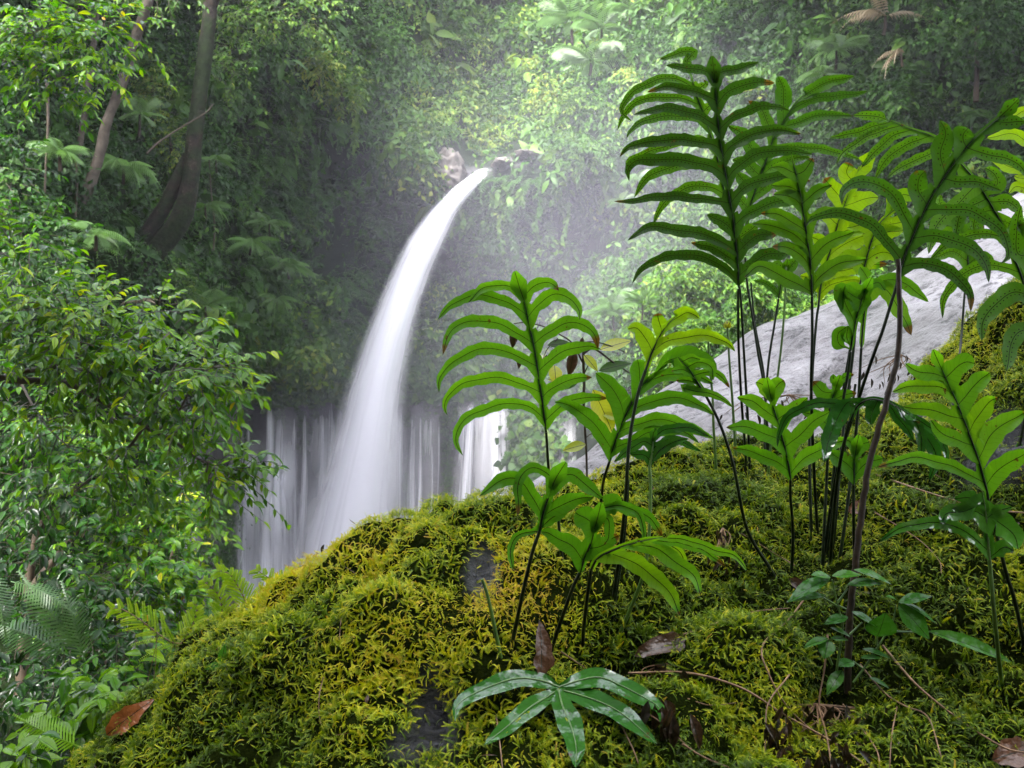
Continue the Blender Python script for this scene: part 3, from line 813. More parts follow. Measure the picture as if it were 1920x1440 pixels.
disp += 0.030 * (np.sqrt(np.abs(vnoise(B * 14.0, 82))) - .45)
disp += 0.050 * g_(985, 1140, 90, 75) + 0.045 * g_(700, 1190, 150, 100) + 0.03 * g_(560, 1290, 110, 80) + 0.04 * g_(870, 1010, 150, 50) + 0.04 * g_(1370, 1220, 100, 60)
disp -= 0.050 * g_(815, 1330, 60, 110) + 0.035 * g_(905, 1085, 28, 50) + 0.05 * g_(1190, 1215, 120, 50) + 0.045 * g_(1490, 1110, 60, 70) + 0.05 * g_(1040, 1240, 70, 40) + 0.05 * g_(1560, 1300, 60, 70)
disp = disp * sstep((BT + 0.3) / 0.4)
B = B + Bn * disp[..., None]
Bn = nrm_grid(B)
if Bn[90, 160, 1] > 0: Bn = -Bn
Bpx = 960 + B[..., 0] / B[..., 1] * F; Bpy = 720 - B[..., 2] / B[..., 1] * F
rockm = 1.25 * np.exp(-(((Bpx - 815) / 38) ** 2 + ((Bpy - 1360) / 85) ** 2)) + 1.2 * np.exp(-(((Bpx - 905 ) / 26) ** 2 + ((Bpy - 1075) / 42) ** 2)) + 1.1 * np.exp(-(((Bpx - 1905) / 50) ** 2 + ((Bpy - 840) / 60) ** 2)) + 0.9 * np.exp(-(((Bpx - 1730) / 30) ** 2 + ((Bpy - 790) / 26) ** 2)) + 0.9 * np.exp(-(((Bpx - 760) / 40) ** 2 + ((Bpy - 1400) / 30) ** 2)) + 1.0 * np.exp(-(((Bpx - 1830) / 40) ** 2 + ((Bpy - 880) / 24) ** 2))
rockm = np.clip(rockm + 0.25 * fbm(B * 9, 3, 70), 0, 1) * (rockm > 0.12)
mb = MB(); mb.grid(B, rockm)
boulder = tag(mb.build("boulder", MAT['boulder']), "large boulder thickly covered in yellow-green moss with dark wet rock showing through", "boulder")

_vis = (BT > -0.05) & (BT <= 1.05)
_vx, _vy, _vd, _vp = Bpx[_vis], Bpy[_vis], B[..., 1][_vis], B[_vis]
def moss_depth(px, py):
    i = np.argmin((_vx - px) ** 2 + (_vy - py) ** 2)
    return float(_vd[i])
def on_moss(px, py, lift=0.012):
    return P(px, py, moss_depth(px, py) - lift)

# moss shoots: little feathers on the surface
def shoot_tpl(nl, curve, w):
    V, T = [], []
    k = 0
    def ax(t): return np.array([t * (1 - 0.2 * t), 0.06 * math.sin(t * 3), curve * t * (1 - t * 1.25)])
    for i in range(nl):
        t = 0.06 + 0.94 * i / (nl - 1)
        b = ax(t); tg = nrm(ax(t + 0.03) - b)
        L = w * (1.05 - 0.75 * t) * (0.55 + 0.45 * min(1, t * 5))
        for sgn in (-1, 1):
            tip = b + nrm(tg * 0.8 + np.array([0, sgn * 0.9, 0.25])) * L
            hw = tg * 0.034
            V += [b - hw, b + hw, tip]; T.append([k, k + 1, k + 2] if sgn < 0 else [k + 1, k, k + 2]); k += 3
    tipb, tb = ax(0.9), ax(1.0)
    V += [tipb + np.array([0, .035, 0]), tipb - np.array([0, .035, 0]), tb + (tb - tipb)]; T.append([k, k + 1, k + 2]); k += 3
    return np.array(V), np.array(T), np.zeros((len(V), 3))
SH = [shoot_tpl(11, 0.35, 0.21), shoot_tpl(9, 0.15, 0.26), shoot_tpl(12, 0.5, 0.17)]
mb = MB()
area = np.linalg.norm(np.cross(np.gradient(B, axis=1), np.gradient(B, axis=0)), axis=-1)
vis = (BT > 0.0) & (BT < 1.35) & (Bpx > -120) & (Bpx < 2060) & (Bpy < 1560)
prob = (area * vis * (1 - np.clip(rockm * 1.3, 0, 0.97)) * (0.35 + 0.65 * sstep((fbm(B * 12, 3, 35) + 0.75) / 0.8))).ravel()
NS = 175000
idx = rng.choice(len(prob), NS, p=prob / prob.sum())
jit = rng.uniform(-0.5, 0.5, (NS, 2))
e1 = np.gradient(B, axis=1).reshape(-1, 3)[idx]; e0 = np.gradient(B, axis=0).reshape(-1, 3)[idx]
pos = B.reshape(-1, 3)[idx] + e1 * jit[:, :1] + e0 * jit[:, 1:]
nn = Bn.reshape(-1, 3)[idx]
lump = fbm(pos * 11, 3, 31)
mt = fbm(pos * 4.5, 3, 50)
ppx = 960 + pos[:, 0] / pos[:, 1] * F; ppy = 720 - pos[:, 2] / pos[:, 1] * F
gold = np.exp(-(((ppx - 760) / 330) ** 2 + ((ppy - 1080) / 150) ** 2)) + 0.8 * np.exp(-(((ppx - 985) / 90) ** 2 + ((ppy - 1130) / 70) ** 2)) + 0.6 * np.exp(-(((ppx - 1850) / 130) ** 2 + ((ppy - 700) / 120) ** 2))
tint = 0.46 + 0.26 * mt + 0.30 * gold + rng.normal(size=NS) * 0.10 - 0.04 * sstep((ppx - 1050) / 350) * sstep((ppy - 850) / 100)  # lower right moss tinted darker, painting in its shade
tint = np.clip(tint + (rng.random(NS) < 0.035) * 0.4, 0, 1)
tang = nrm(rng.normal(size=(NS, 3)) - 0)
tang = nrm(tang - (tang * nn).sum(1, keepdims=True) * nn)
X = nrm(tang * rng.uniform(0.5, 1.1, (NS, 1)) + nn * rng.uniform(0.25, 0.95, (NS, 1)) + np.array([0, -0.15, 0.10]))
Zh = nn + rng.normal(size=(NS, 3)) * 0.35
X, Y, Z = frames(X, Zh)
pos = pos + nn * (0.010 * lump[:, None] + 0.004)
for k_ in range(3):
    m_ = np.arange(NS) % 3 == k_
    sz = rng.uniform(0.010, 0.026, m_.sum()) * (1 + 0.25 * lump[m_])
    mb.scatter(SH[k_][0], SH[k_][1], pos[m_], X[m_], Y[m_], Z[m_], sz, tint[m_], None, -0.32 + 0.50 * SH[k_][0][:, 0])
moss = mb.build("moss", MAT['moss'], boulder, smooth=False)
tag(moss, kind='stuff')

# crumbs of dead leaf and twig caught in the moss
mb = MB()
kk = rng.choice(len(prob), 420, p=prob / prob.sum())
lp = B.reshape(-1, 3)[kk] + Bn.reshape(-1, 3)[kk] * rng.uniform(.004, .016, (420, 1))
X = nrm(np.cross(Bn.reshape(-1, 3)[kk], rng.normal(size=(420, 3))) + rng.normal(size=(420, 3)) * .25)
tv_, tf_, tu_ = lens_leaf(4, .5, .12, .3)
mb.scatter(tv_, tf_, lp[:190], *frames(X[:190], Bn.reshape(-1, 3)[kk][:190] + rng.normal(size=(190, 3)) * .4), rng.uniform(.004, .013, 190), rng.uniform(.2, .9, 190), tu_ * .01)
tv_ = tv_ * np.array([1, .10, .3])
mb.scatter(tv_, tf_, lp[190:], *frames(X[190:], Bn.reshape(-1, 3)[kk][190:]), rng.uniform(.012, .04, 230), rng.uniform(.3, .9, 230), tu_ * .01)
tag(mb.build("leaf_litter", MAT['dead']), "brown crumbs of dead leaves and needles caught in the moss", "litter", kind='stuff')

# grey wet rock slab behind the moss
SE = np.array([(860, 1010, 3.6), (930, 962, 3.8), (1000, 912, 4.0), (1100, 850, 4.3), (1200, 772, 4.6), (1320, 702, 4.9), (1450, 625, 5.2), (1560, 572, 5.4), (1640, 532, 5.6), (1700, 492, 5.7), (1800, 432, 5.9), (1920, 372, 6.1), (2120, 270, 6.4), (2500, 120, 6.8)], float)
tt2 = np.r_[np.linspace(-0.6, 0, 8)[:-1], np.linspace(0, 1.0, 160), np.linspace(1.04, 1.7, 14)]
sx = np.linspace(860, 2500, 420)
SX, ST = np.meshgrid(sx, tt2)
cpy = np.interp(SX, SE[:, 0], SE[:, 1]); cd = np.interp(SX, SE[:, 0], SE[:, 2])
s_ = np.sin(np.clip(ST, -1, 1.75) * math.pi / 2)
Sd = np.interp(SX, [860, 1920], [3.1, 3.4]) + (cd - np.interp(SX, [860, 1920], [3.1, 3.4])) * np.clip(ST, 0, 9) ** 1.1
Sp = P(SX, (cpy + 520) + (-520) * s_, Sd)
Sp[..., 2] -= np.clip(-ST, 0, 9) * 3
Sn = nrm_grid(Sp)
rx_ = Sp[..., 0] * .8 + Sp[..., 2] * .6; rz_ = -Sp[..., 0] * .6 + Sp[..., 2] * .8
Sp = Sp + Sn * (0.05 * fbm(np.stack([rx_ * .8, Sp[..., 1], rz_ * 3], -1), 5, 60) + 0.03 * np.abs(fbm(np.stack([rx_ * 1.2, Sp[..., 1] * 2, rz_ * 8], -1), 3, 66)))[..., None]
mb = MB(); mb.grid(Sp)
tag(mb.build("rock_slab", MAT['slab']), "bare pale grey wet rock sloping up behind the ferns", "rock")

# ------------------------------------------------------------------ ferns
TILES = {'A': (640, 480, 1 / 3), 'R1': (1020, 560, 420 / 1920), 'R2': (880, 830, 540 / 1920), 'R3': (1150, 80, .25), 'R4': (1150, 300, .25), 'R5': (1440, 140, .25), 'R6': (1440, 400, .25), 'R7': (1330, 680, 590 / 1920), 'B8': (640, 960, 1 / 3), 'B9': (1280, 960, 1 / 3), 'L': (0, 960, 1 / 3), 'F': (0, 0, 1.0)}
def pts_(s, tile):
    ox, oy, k = TILES[tile]
    out = []
    for q in s.split():
        if '@' in q:
            q, tl = q.split('@'); o = TILES[tl]
        else: o = (ox, oy, k)
        x, y = q.split(',')
        out.append((o[0] + float(x) * o[2], o[1] + float(y) * o[2]))
    return np.array(out)

def lobe_profile(t, blunt):
    base = 0.74 + 0.26 * sstep(t / 0.4)
    s = np.clip((t - 0.4) / 0.6, 0, 1)
    return base * ((1 - s ** 3.0) ** 0.6 if blunt else (1 - s) ** 0.75 * (1 + 0.75 * s))

def fern(label, tile, rachis, stalk, lobes, term=None, mat='frond_old', near=0.0, lean=-0.05, tint=0.5, curl=0.25, stalk_mat='stalk', group="fern fronds growing from the moss", r0=0.0034, sori=True, base_depth=None):
    """one frond: stalk from the moss, lobed blade, raised midrib.  rachis runs bottom -> tip; stalk runs top -> foot (photo pixels, tile F)"""
    k = TILES[tile][2]
    R = pts_(rachis, tile)
    S_ = pts_(stalk, 'F')
    foot = S_[-1]
    d0 = (moss_depth(*foot) if base_depth is None else base_depth)
    path = np.vstack([S_[::-1], R])
    cur = spline(path, 90)
    Lp = np.r_[0, np.cumsum(np.linalg.norm(np.diff(cur, axis=0), axis=1))]
    Lp /= Lp[-1]
    dep = d0 + 0.01 + (near) * sstep(Lp / 0.5) + lean * Lp ** 1.5
    C3 = P(cur[:, 0], cur[:, 1], dep)
    # blade part of the path
    Rc = spline(R, 120)
    i0 = np.argmin(np.linalg.norm(cur - R[0], axis=1))
    Rd = np.interp(np.linspace(0, 1, 120), np.linspace(0, 1, len(dep) - i0), dep[i0:])
    ppm = F / Rd.mean()                               # photo pixels per metre here
    root = empty("fern_frond", tuple(P(foot[0], foot[1], d0)), label, "fern", group)
    mb = MB()
    arcR = np.r_[0, np.cumsum(np.linalg.norm(np.diff(Rc, axis=0), axis=1))]
    LR = arcR[-1]
    items = []
    for l in [q.strip() for q in lobes.split(';') if q.strip()]:
        w, rest = l.split(':')
        blunt = w.endswith('b')
        w = float(w.rstrip('b')) * k * 1.18
        p = pts_(rest, tile)
        i = int(np.argmin(np.linalg.norm(Rc - p[0], axis=1)))
        tg = Rc[min(i + 1, 119)] - Rc[max(i - 1, 0)]
        dv = p[1] - Rc[i]
        side = 1 if tg[0] * dv[1] - tg[1] * dv[0] > 0 else -1
        items.append([side, i, w, p, blunt])
    for side in (1, -1):
        it = sorted([q for q in items if q[0] == side], key=lambda q: q[1])
        for j, (sd, i, w, p, blunt) in enumerate(it):
            hw = 0.62 * w
            lo = arcR[i] - hw * 1.3; hi = arcR[i] + hw
            if j > 0 and arcR[i] - arcR[it[j - 1][1]] < 3.6 * w: lo = 0.5 * (arcR[i] + arcR[it[j - 1][1]])
            if j < len(it) - 1 and arcR[it[j + 1][1]] - arcR[i] < 3.6 * w: hi = 0.5 * (arcR[i] + arcR[it[j + 1][1]])
            lo, hi = max(lo, 0), min(hi, LR)
            at = lambda s: np.array([np.interp(s, arcR, Rc[:, 0]), np.interp(s, arcR, Rc[:, 1])])
            c0 = Rc[i]
            n = 26
            cen = spline(np.vstack([c0, p[1:]]), n)
            Lc = np.linalg.norm(np.diff(cen, axis=0), axis=1).sum()
            t = np.linspace(0, 1, n)
            tg = nrm(np.gradient(cen, axis=0))
            nr = np.stack([-tg[:, 1], tg[:, 0]], -1)
            cen = cen + nr * (0.05 * w * np.sin(t * Lc / w * 2.1 + rng.uniform(0, 6)) * sstep(t * 3) * sstep((1 - t) * 4))[:, None]
            up = nrm(at(hi) - at(lo))
            if (nr[2] * up).sum() < 0: nr = -nr
            ph = rng.uniform(0, 6)
            wav = 1 + 0.08 * np.sin(t * Lc / w * 4.4 + ph) + 0.045 * np.sin(t * Lc / w * 10 + 2 * ph)
            wv = w * lobe_profile(t, blunt) * wav
            wd = min(0.52 * w, 0.26 * Lc)
            s = sstep((t * Lc - 0.80 * wd) / (0.95 * wd))[:, None]
            eh = (1 - s) * (at(hi) + cen - c0) + s * (cen + nr * wv[:, None] / 2)
            el = (1 - s) * (at(lo) + cen - c0) + s * (cen - nr * wv[:, None] / 2)
            cols = [el, 0.5 * (el + cen), cen, 0.5 * (eh + cen), eh]
            Lm = Lc / ppm
            dd = curl * rng.uniform(-1.0, 0.5) * Lm
            base_d = Rd[i] + dd * t ** 1.6 + rng.uniform(-0.001, 0.001)
            fold = 0.13 * w / ppm * rng.uniform(0.2, 1.4)
            und = 0.06 * w / ppm * np.sin(t * Lc / w * 3.1 + ph) * s[:, 0]
            off = [-fold + und, -0.35 * fold, 0.0, -0.35 * fold, -fold - und]
            G_ = np.stack([P(cc[:, 0], cc[:, 1], base_d + oo * sstep(t * Lc / (1.6 * wd))) for cc, oo in zip(cols, off)], 1)
            uv = np.zeros(G_.shape)
            uv[..., 0] = (t * Lm)[:, None]
            for q_, cc in enumerate(cols):
                uv[:, q_, 1] = np.linalg.norm(cc - cen, axis=1) / ppm * (-1 if q_ < 2 else 1)
            uv[..., 2] = ((t > 0.18) & (t < 0.93))[:, None] * (1.0 if sori else 0.0)
            tv_ = np.full(n, np.clip(tint + rng.normal() * 0.12, 0.12, 1))
            br = rng.random()
            if br < 0.45: tv_ = tv_ * (1 - sstep((t - (0.96 - 0.45 * br)) / 0.10))
            mb.grid(G_, np.repeat(tv_, 5), uv, flip=(side < 0))
    if term:
        w = float(str(term).rstrip('b')) * k * .72
        i = int(np.searchsorted(arcR, LR - w * 1.9)); i = max(0, min(i, 110))
        cen = spline(Rc[i:], 14); n = 14
        t = np.linspace(0, 1, n)
        tg = nrm(np.gradient(cen, axis=0)); nr = np.stack([-tg[:, 1], tg[:, 0]], -1)
        wv = w * (0.45 + 0.55 * sstep(t / .5)) * np.where(t > .6, (1 - ((t - .6) / .4) ** 1.5 * .8), 1) * (1 + 0.07 * np.sin(t * 14))
        cols = [cen - nr * wv[:, None] / 2, cen - nr * wv[:, None] / 4, cen, cen + nr * wv[:, None] / 4, cen + nr * wv[:, None] / 2]
        bd = np.interp(np.linspace(0, 1, n), np.linspace(0, 1, 120 - i), Rd[i:]) - 0.0015 - 0.02 * t ** 2
        f_ = 0.12 * w / ppm
        G_ = np.stack([P(cc[:, 0], cc[:, 1], bd + o_) for cc, o_ in zip(cols, (-f_, -f_ * .35, 0, -f_ * .35, -f_))], 1)
        uv = np.zeros(G_.shape); uv[..., 0] = (t * w / ppm)[:, None]
        for q_ in range(5): uv[:, q_, 1] = (q_ - 2) * wv / 4 / ppm
        uv[..., 2] = 1.0 if sori else 0.0
        mb.grid(G_, max(tint, .12), uv)
    # narrow wing along the rachis so that the blade is unbroken
    ww = np.interp(np.linspace(0, 1, 120), [0, 0.08, 0.8, 1], [0.002, 0.005, 0.005, 0.002])
    tg = nrm(np.gradient(Rc, axis=0)); nr = np.stack([-tg[:, 1], tg[:, 0]], -1)
    G_ = np.stack([P(*(Rc + nr * (sg * ww * ppm)[:, None]).T, Rd + 0.0012) for sg in (-1, 0, 1)], 1)
    uv = np.zeros(G_.shape); uv[..., 1] = np.array([-1, .5, 1])[None] * 0.006
    mb.grid(G_, max(tint, .12), uv)
    blade = mb.build("blade", MAT[mat])
    mb = MB()
    ns = i0 + 1
    mb.tube(C3[:ns], np.linspace(r0, r0 * 0.8, ns), 7)
    st = mb.build("stalk", MAT[stalk_mat])
    mb = MB()
    mr = P(Rc[:, 0], Rc[:, 1], Rd - 0.0008)
    mb.tube(mr, np.linspace(r0 * 0.62, 0.0004, 120), 6)
    mi = mb.build("midrib", MAT[stalk_mat])
    adopt(root, st, blade); mi.parent = blade
    return root

fern("tall bright green frond standing alone over the near moss hump, with long arching lobes", 'A', "1152,990 1147,960 1130,820 1112,700 1095,580 1075,470 1050,360 1030,260 1000,170 975,85",
     "1028,873 1034,950 1040,1010",
     "50:1008,190 900,165 800,180 715,262; 58:1040,330 950,270 830,225 720,228 620,275 540,360; 62:1078,490 1000,440 900,388 760,362 660,392 600,445 570,560; 62:1100,620 1000,570 880,522 760,530 650,580 580,650 548,700 550,770; 58:1118,770 1040,730 920,690 800,688 680,722 600,785 580,850 597,897; 56:1142,910 1060,850 960,828 840,852 730,895 655,970 645,1050 685,1125;"
     "60:1030,230 1100,160 1170,148 1225,195; 68:1065,340 1110,270 1200,218 1290,240 1335,300 1340,360; 66:1085,500 1150,440 1250,382 1350,385 1420,430 1445,525; 66:1115,650 1170,590 1270,530 1380,505 1460,525; 64:1130,800 1180,750 1270,700 1410,682; 58:1150,930 1220,860 1330,800 1500,800",
     "130", 'frond_new', near=-0.05, lean=-0.03, tint=0.35, sori=False)
fern("broad dark-edged frond with wide lobes leaning right, in front of the dry hanging leaves", 'R1', "560,1400 590,1290 640,1140 690,1020 750,900 820,770 900,690 980,620 1060,560",
     "1132,900 1128,930 1122,985",
     "140b:825,760 825,640 800,520; 150:690,1020 640,870 570,740 440,635; 125:590,1300 480,1130 350,1010 220,910 90,885; 150:960,630 1060,530 1180,490 1300,505 1420,580 1450,690; 95:880,740 1000,670 1200,640 1340,680 1455,730; 105:710,1010 830,920 1000,860 1200,860 1350,920 1460,1000; 105:650,1150 790,1080 960,1040 1130,1060 1300,1130 1460,1200; 85:600,1290 750,1220 900,1150 1100,1130 1230,1160 1330,1240",
     None, 'frond_new', near=-0.12, lean=-0.03, tint=0.1, sori=False)
fern("small pale yellow-green frond of four lobes rising over the broad leaning frond", 'R1', "870,620 890,560 930,450 1010,290 1080,200 1140,150",
     "1196,740 1180,830 1170,970 1145,1165",
     "115b:1005,290 985,200 975,125; 125:920,450 870,330 800,250 715,262; 105:1060,230 1140,160 1230,115 1335,170; 100:930,450 1050,370 1200,330 1400,320 1560,370 1640,455",
     None, 'frond_new', near=-0.1, lean=0.03, tint=0.85, sori=False)
fern("low green frond with curled shiny left arms at the left end of the fern group", 'R2', "468,590 490,480 530,360 575,240 645,130",
     "1000,1030 985,1090 968,1170 956,1228",
     "60:565,270 520,205 420,168 350,210 325,300 325,420 322,490; 95:490,490 420,360 370,280 290,240 180,270 70,355; 42:462,600 380,600 300,640 275,740 290,830 340,860; 85:590,250 680,215 760,260 850,345 895,370; 95:500,500 600,420 700,380 830,365; 70:480,570 560,500 640,450 690,450",
     "150", 'frond_new', near=-0.04, lean=-0.06, tint=0.0, sori=False)
fern("low frond with a broad wet crown just right of the curled frond", 'R2', "735,870 770,770 810,670 850,520 880,400",
     "1075,1100 1050,1170 1030,1232",
     "130b:840,560 770,500 705,465; 105:755,790 680,690 600,640 530,600 470,595; 120:870,460 960,400 1020,400; 70:850,520 950,430 1060,440 1180,490 1250,560 1292,640; 95:800,710 900,680 960,640 1000,620; 60:860,480 930,520 930,620 900,680; 46:870,440 1000,420 1110,460 1160,560 1160,680",
     "150", 'frond_new', near=-0.06, lean=-0.08, tint=0.05, sori=False)
fern("bent frond reaching right with long drooping ribbon lobes over the moss", 'R2', "810,850 850,780 920,735 1050,685 1180,650 1290,632",
     "1107,1075 1095,1170 1092,1225",
     "105:930,740 1050,780 1200,870 1320,980 1405,1155; 95:1080,680 1250,710 1400,810 1500,900 1542,1015; 50:1190,650 1400,670 1560,720 1715,830; 50:1280,635 1450,650 1650,720 1780,760 1857,865; 50:1150,660 1330,680 1420,760 1450,900",
     None, 'frond_new', near=-0.1, lean=-0.12, tint=0.65, curl=0.5, sori=False)
fern("glossy young frond seen end-on between the broad leaning frond and the moss", 'R1', "905,1440 930,1300 935,1170 960,1110",
     "1220,905 1218,990 1210,1060 1195,1110 1148,1222",
     "70:915,1390 850,1340 735,1330; 70:930,1260 840,1225 700,1320 600,1400; 80:915,1410 1000,1300 1100,1230 1240,1200; 70:935,1200 1050,1120 1250,1110 1420,1180; 60:930,1280 1100,1200 1240,1260 1350,1310",
     "90", 'frond_wet', near=-0.05, lean=0.02, tint=0.6, stalk_mat='stalk_green', sori=False)
fern("tallest dark frond with a full comb of long lobes, tip highest of all the ferns", 'R3', "938,1830 935,1700 925,1560 910,1440 895,1300 870,1160 845,1000 815,830 790,640 775,450 760,260 740,100",
     "1384,560 1385,650 1391,760 1398,850 1400,900",
     "62:755,250 690,215 560,190 395,170; 66:770,440 680,390 540,350 400,330 252,372; 66:785,640 720,590 600,530 400,490 280,510 150,540; 80:810,810 760,770 620,740 400,728 180,765 100,790 45,860; 92:840,1000 760,940 640,900 400,875 190,885 110,950 120,1040; 60:875,1210 800,1190 600,1165 430,1150 300,1160 120,1190 0,1190; 85:905,1440 860,1380 800,1330 700,1290; 80:920,1560 820,1500 700,1440 560,1420 400,1390 250,1390 105,1485; 78:930,1650 840,1590 720,1530 580,1500; 68:935,1780 820,1680 680,1610 480,1590 300,1640 200,1710 140,1810;"
     "66:760,240 850,210 960,190 1090,145; 82:778,460 850,380 960,320 1080,300 1212,302; 62:790,650 870,580 980,520 1100,480 1230,480 1320,510; 82:820,850 900,760 1050,690 1200,650 1300,665 1412,685; 78:850,1030 920,940 1050,850 1200,810 1380,820 1500,840; 78:875,1200 960,1110 1080,1040 1250,1010 1400,1020 1480,1040; 88:905,1380 1000,1290 1150,1220 1350,1170 1572,1165; 88b:920,1580 1000,1500 1090,1450 1230,1430; 85b:938,1760 1040,1660 1160,1590 1260,1580 1355,1570",
     "150", 'frond_old', near=-0.12, lean=-0.12, tint=0.12)
fern("spotted frond close behind the tallest one, its lobes drooping far left", 'R3', "940,1800 900,1500 870,1300 830,1100 790,900 740,720 680,540 620,380 575,220",
     "1389,560 1396,680 1403,800 1406,905",
     "62:580,230 555,140 600,80 520,68 400,110 345,125; 56:610,340 450,265 300,290 150,370 75,460 70,530 140,590; 56:650,470 520,420 380,410 200,430 80,540 30,660; 60:700,620 600,560 430,550 250,580 130,660 98,722; 54:750,760 640,720 500,745 350,790 200,845 110,900 112,1030; 74:800,950 680,900 500,920 350,960 230,1040 155,1165; 66:850,1140 720,1080 550,1090 420,1170 340,1260 300,1370; 50:620,360 690,310 680,280; 52:680,520 740,450 735,380; 90:900,1500 1000,1420 1100,1350",
     None, 'frond_old', near=-0.06, lean=-0.05, tint=0.75, curl=0.35)
fern("spotted frond forking at the top, right of the tallest frond", 'R3', "990,1600 1010,1300 1070,1090 1110,980 1160,850 1200,720 1260,620 1330,510 1400,420 1470,370",
     "1401,530 1412,600 1421,660 1434,740 1440,880",
     "105b:1280,590 1270,430 1270,330 1235,250; 85:1380,440 1500,345 1640,290 1812,250; 60:1340,510 1480,430 1650,400 1780,390 1912,362; 70:1250,640 1350,610 1480,560 1620,540 1800,550; 80:1190,720 1160,600 1110,500 1010,435; 95:1140,890 1040,790 980,700 860,620; 80:1100,1000 1050,950 990,900 890,880; 85:1060,1110 990,1050 920,960; 60:1180,810 1300,785 1500,790 1700,830 1870,880; 80:1110,1000 1250,900 1420,860 1480,870; 80:1050,1150 1180,1060 1330,1090; 70:1030,1250 960,1190 930,1110",
     None, 'frond_old', near=0.0, lean=-0.02, tint=0.55)
fern("large clean green frond with broad comb of lobes, right of the tallest frond's stalk", 'R4', "1490,1020 1485,900 1475,760 1455,600 1430,420 1400,240 1370,110 1345,0 1335,-40",
     "1523,640 1521,720 1524,830 1530,950 1534,1012",
     "80:1360,100 1280,60 1185,55; 90:1375,110 1440,80 1497,-15; 100:1395,240 1300,200 1190,190; 95:1420,400 1370,300 1290,260 1200,260; 88:1435,540 1340,460 1230,410 1105,400; 95:1450,650 1350,560 1200,490 1040,480; 90:1480,810 1420,720 1300,660 1190,650; 100:1485,990 1350,910 1200,840 1080,800 980,885; 80:1415,330 1500,250 1600,200 1640,190; 76:1440,490 1520,420 1620,395 1800,410 1925,510; 100:1475,760 1560,660 1680,590 1810,535; 100:1488,970 1560,860 1700,780 1905,740",
     None, 'frond_old', near=-0.1, lean=-0.08, tint=0.85, sori=False)
fern("bright yellow-green frond glowing behind the clean green one", 'R4', "1540,1090 1550,980 1590,800 1640,640 1690,460 1740,320 1800,150 1850,50",
     "1531,600 1524,690 1518,830 1522,1030",
     "115b:1740,320 1660,220 1580,140; 115b:1800,160 1750,90 1770,20; 110:1830,90 1900,10 1960,-50; 120:1730,350 1850,300 1990,280; 85:1680,480 1600,420 1530,380; 125:1660,560 1780,510 1960,460; 125:1610,720 1740,620 1900,570 2060,560; 85:1580,860 1700,830 1900,790 2060,780; 65:1550,1010 1640,930 1760,905 1905,900; 80:1560,940 1480,880 1400,870; 90:1630,680 1540,600 1460,580",
     None, 'frond_new', near=0.05, lean=0.05, tint=1.0, sori=False)
fern("dark frond leaning hard right with its stalk crossing the grey rock", 'R5', "960,1600 1000,1430 1090,1200 1190,980 1320,770 1500,530 1640,400 1790,270 1880,180",
     "1672,565 1655,620 1640,660 1612,742 1570,880 1542,1062",
     "130:1330,760 1300,600 1330,450 1290,340; 125b:1190,980 1130,880 1140,780 1180,720; 95:1090,1190 1000,1010 900,870 780,810 640,820 560,880 555,980; 80:1010,1400 900,1260 780,1130 640,1060 480,1040 330,1080 285,1140; 140b:1490,545 1470,460 1500,400; 85:1500,560 1640,600 1780,620 1900,700 1960,800; 80:1320,790 1450,805 1600,810 1750,870; 80:1190,1020 1320,1010 1500,1020 1650,1090 1750,1180 1800,1280 1800,1370 1740,1420; 95:1090,1240 1250,1210 1420,1250 1560,1330 1640,1430 1655,1560; 85:1000,1440 1150,1410 1280,1440 1420,1520 1510,1640 1522,1780; 90:1700,350 1820,360 1940,350",
     "150", 'frond_old', near=-0.22, lean=-0.05, tint=0.4, curl=0.4)
fern("arching spotted frond with rows of lobes hanging down on its left, behind the leaning frond", 'R5', "1930,1640 1900,1510 1830,1330 1780,1170 1680,990 1560,800 1440,660 1370,590 1300,510 1220,455 1050,400 920,345",
     "1925,570 1930,660 1925,760 1910,840",
     "60:930,350 790,390 640,440 455,475; 70:940,345 760,305 640,308; 54:1000,390 830,430 700,490 560,590 512,672; 68:1080,420 940,460 840,540 760,630 700,695; 78:1210,470 1060,520 930,590 860,680 805,775; 66:1310,540 1120,640 1000,690 885,785; 110:1600,880 1720,820 1700,740 1630,700; 95:1660,960 1800,960 1910,1040; 80:1740,1090 1830,1130 1850,1250; 78:1690,1020 1570,1040 1545,1110 1548,1180; 95:1640,930 1480,1010 1425,1100 1400,1235; 105:1570,820 1330,1060 1240,1190 1205,1345; 66:1800,1240 1640,1190 1500,1215 1350,1270 1205,1395; 72:1890,1490 1750,1440 1560,1440 1400,1560 1320,1680 1308,1830; 100:1900,1530 1990,1400 1930,1200 1900,1130; 60:1300,510 1360,460 1350,400",
     None, 'frond_old', near=0.0, lean=-0.05, tint=0.85, curl=0.35)
fern("frond at the right picture edge with wide spotted lobes hanging in front of the moss", 'R6', "2060,1300 2050,1000 2040,700 2000,400 1990,100",
     "1957,760 1960,860 1965,960",
     "130:2045,650 1850,595 1700,680 1620,800 1603,955; 120:2050,880 1900,880 1830,980 1788,1185; 110:2020,300 1880,300 1860,120 1900,-60; 90:2000,200 1930,120 1870,60",
     None, 'frond_old', near=-0.1, lean=-0.1, tint=0.6, curl=0.4)
fern("yellow-green frond peeping in from beyond the right edge, behind the leaning frond's tip", 'R5', "2060,1500 2050,1100 2030,800 2010,500 2000,200",
     "1956,620 1958,740 1960,800",
     "80:2010,560 1850,450 1640,475; 80:2020,720 1840,700 1700,620 1575,550; 75:2030,900 1880,840 1805,890; 70:2000,330 1920,270 1830,330; 70:2030,780 1900,780 1845,760",
     None, 'frond_new', near=0.15, lean=0.0, tint=1.0, sori=False)
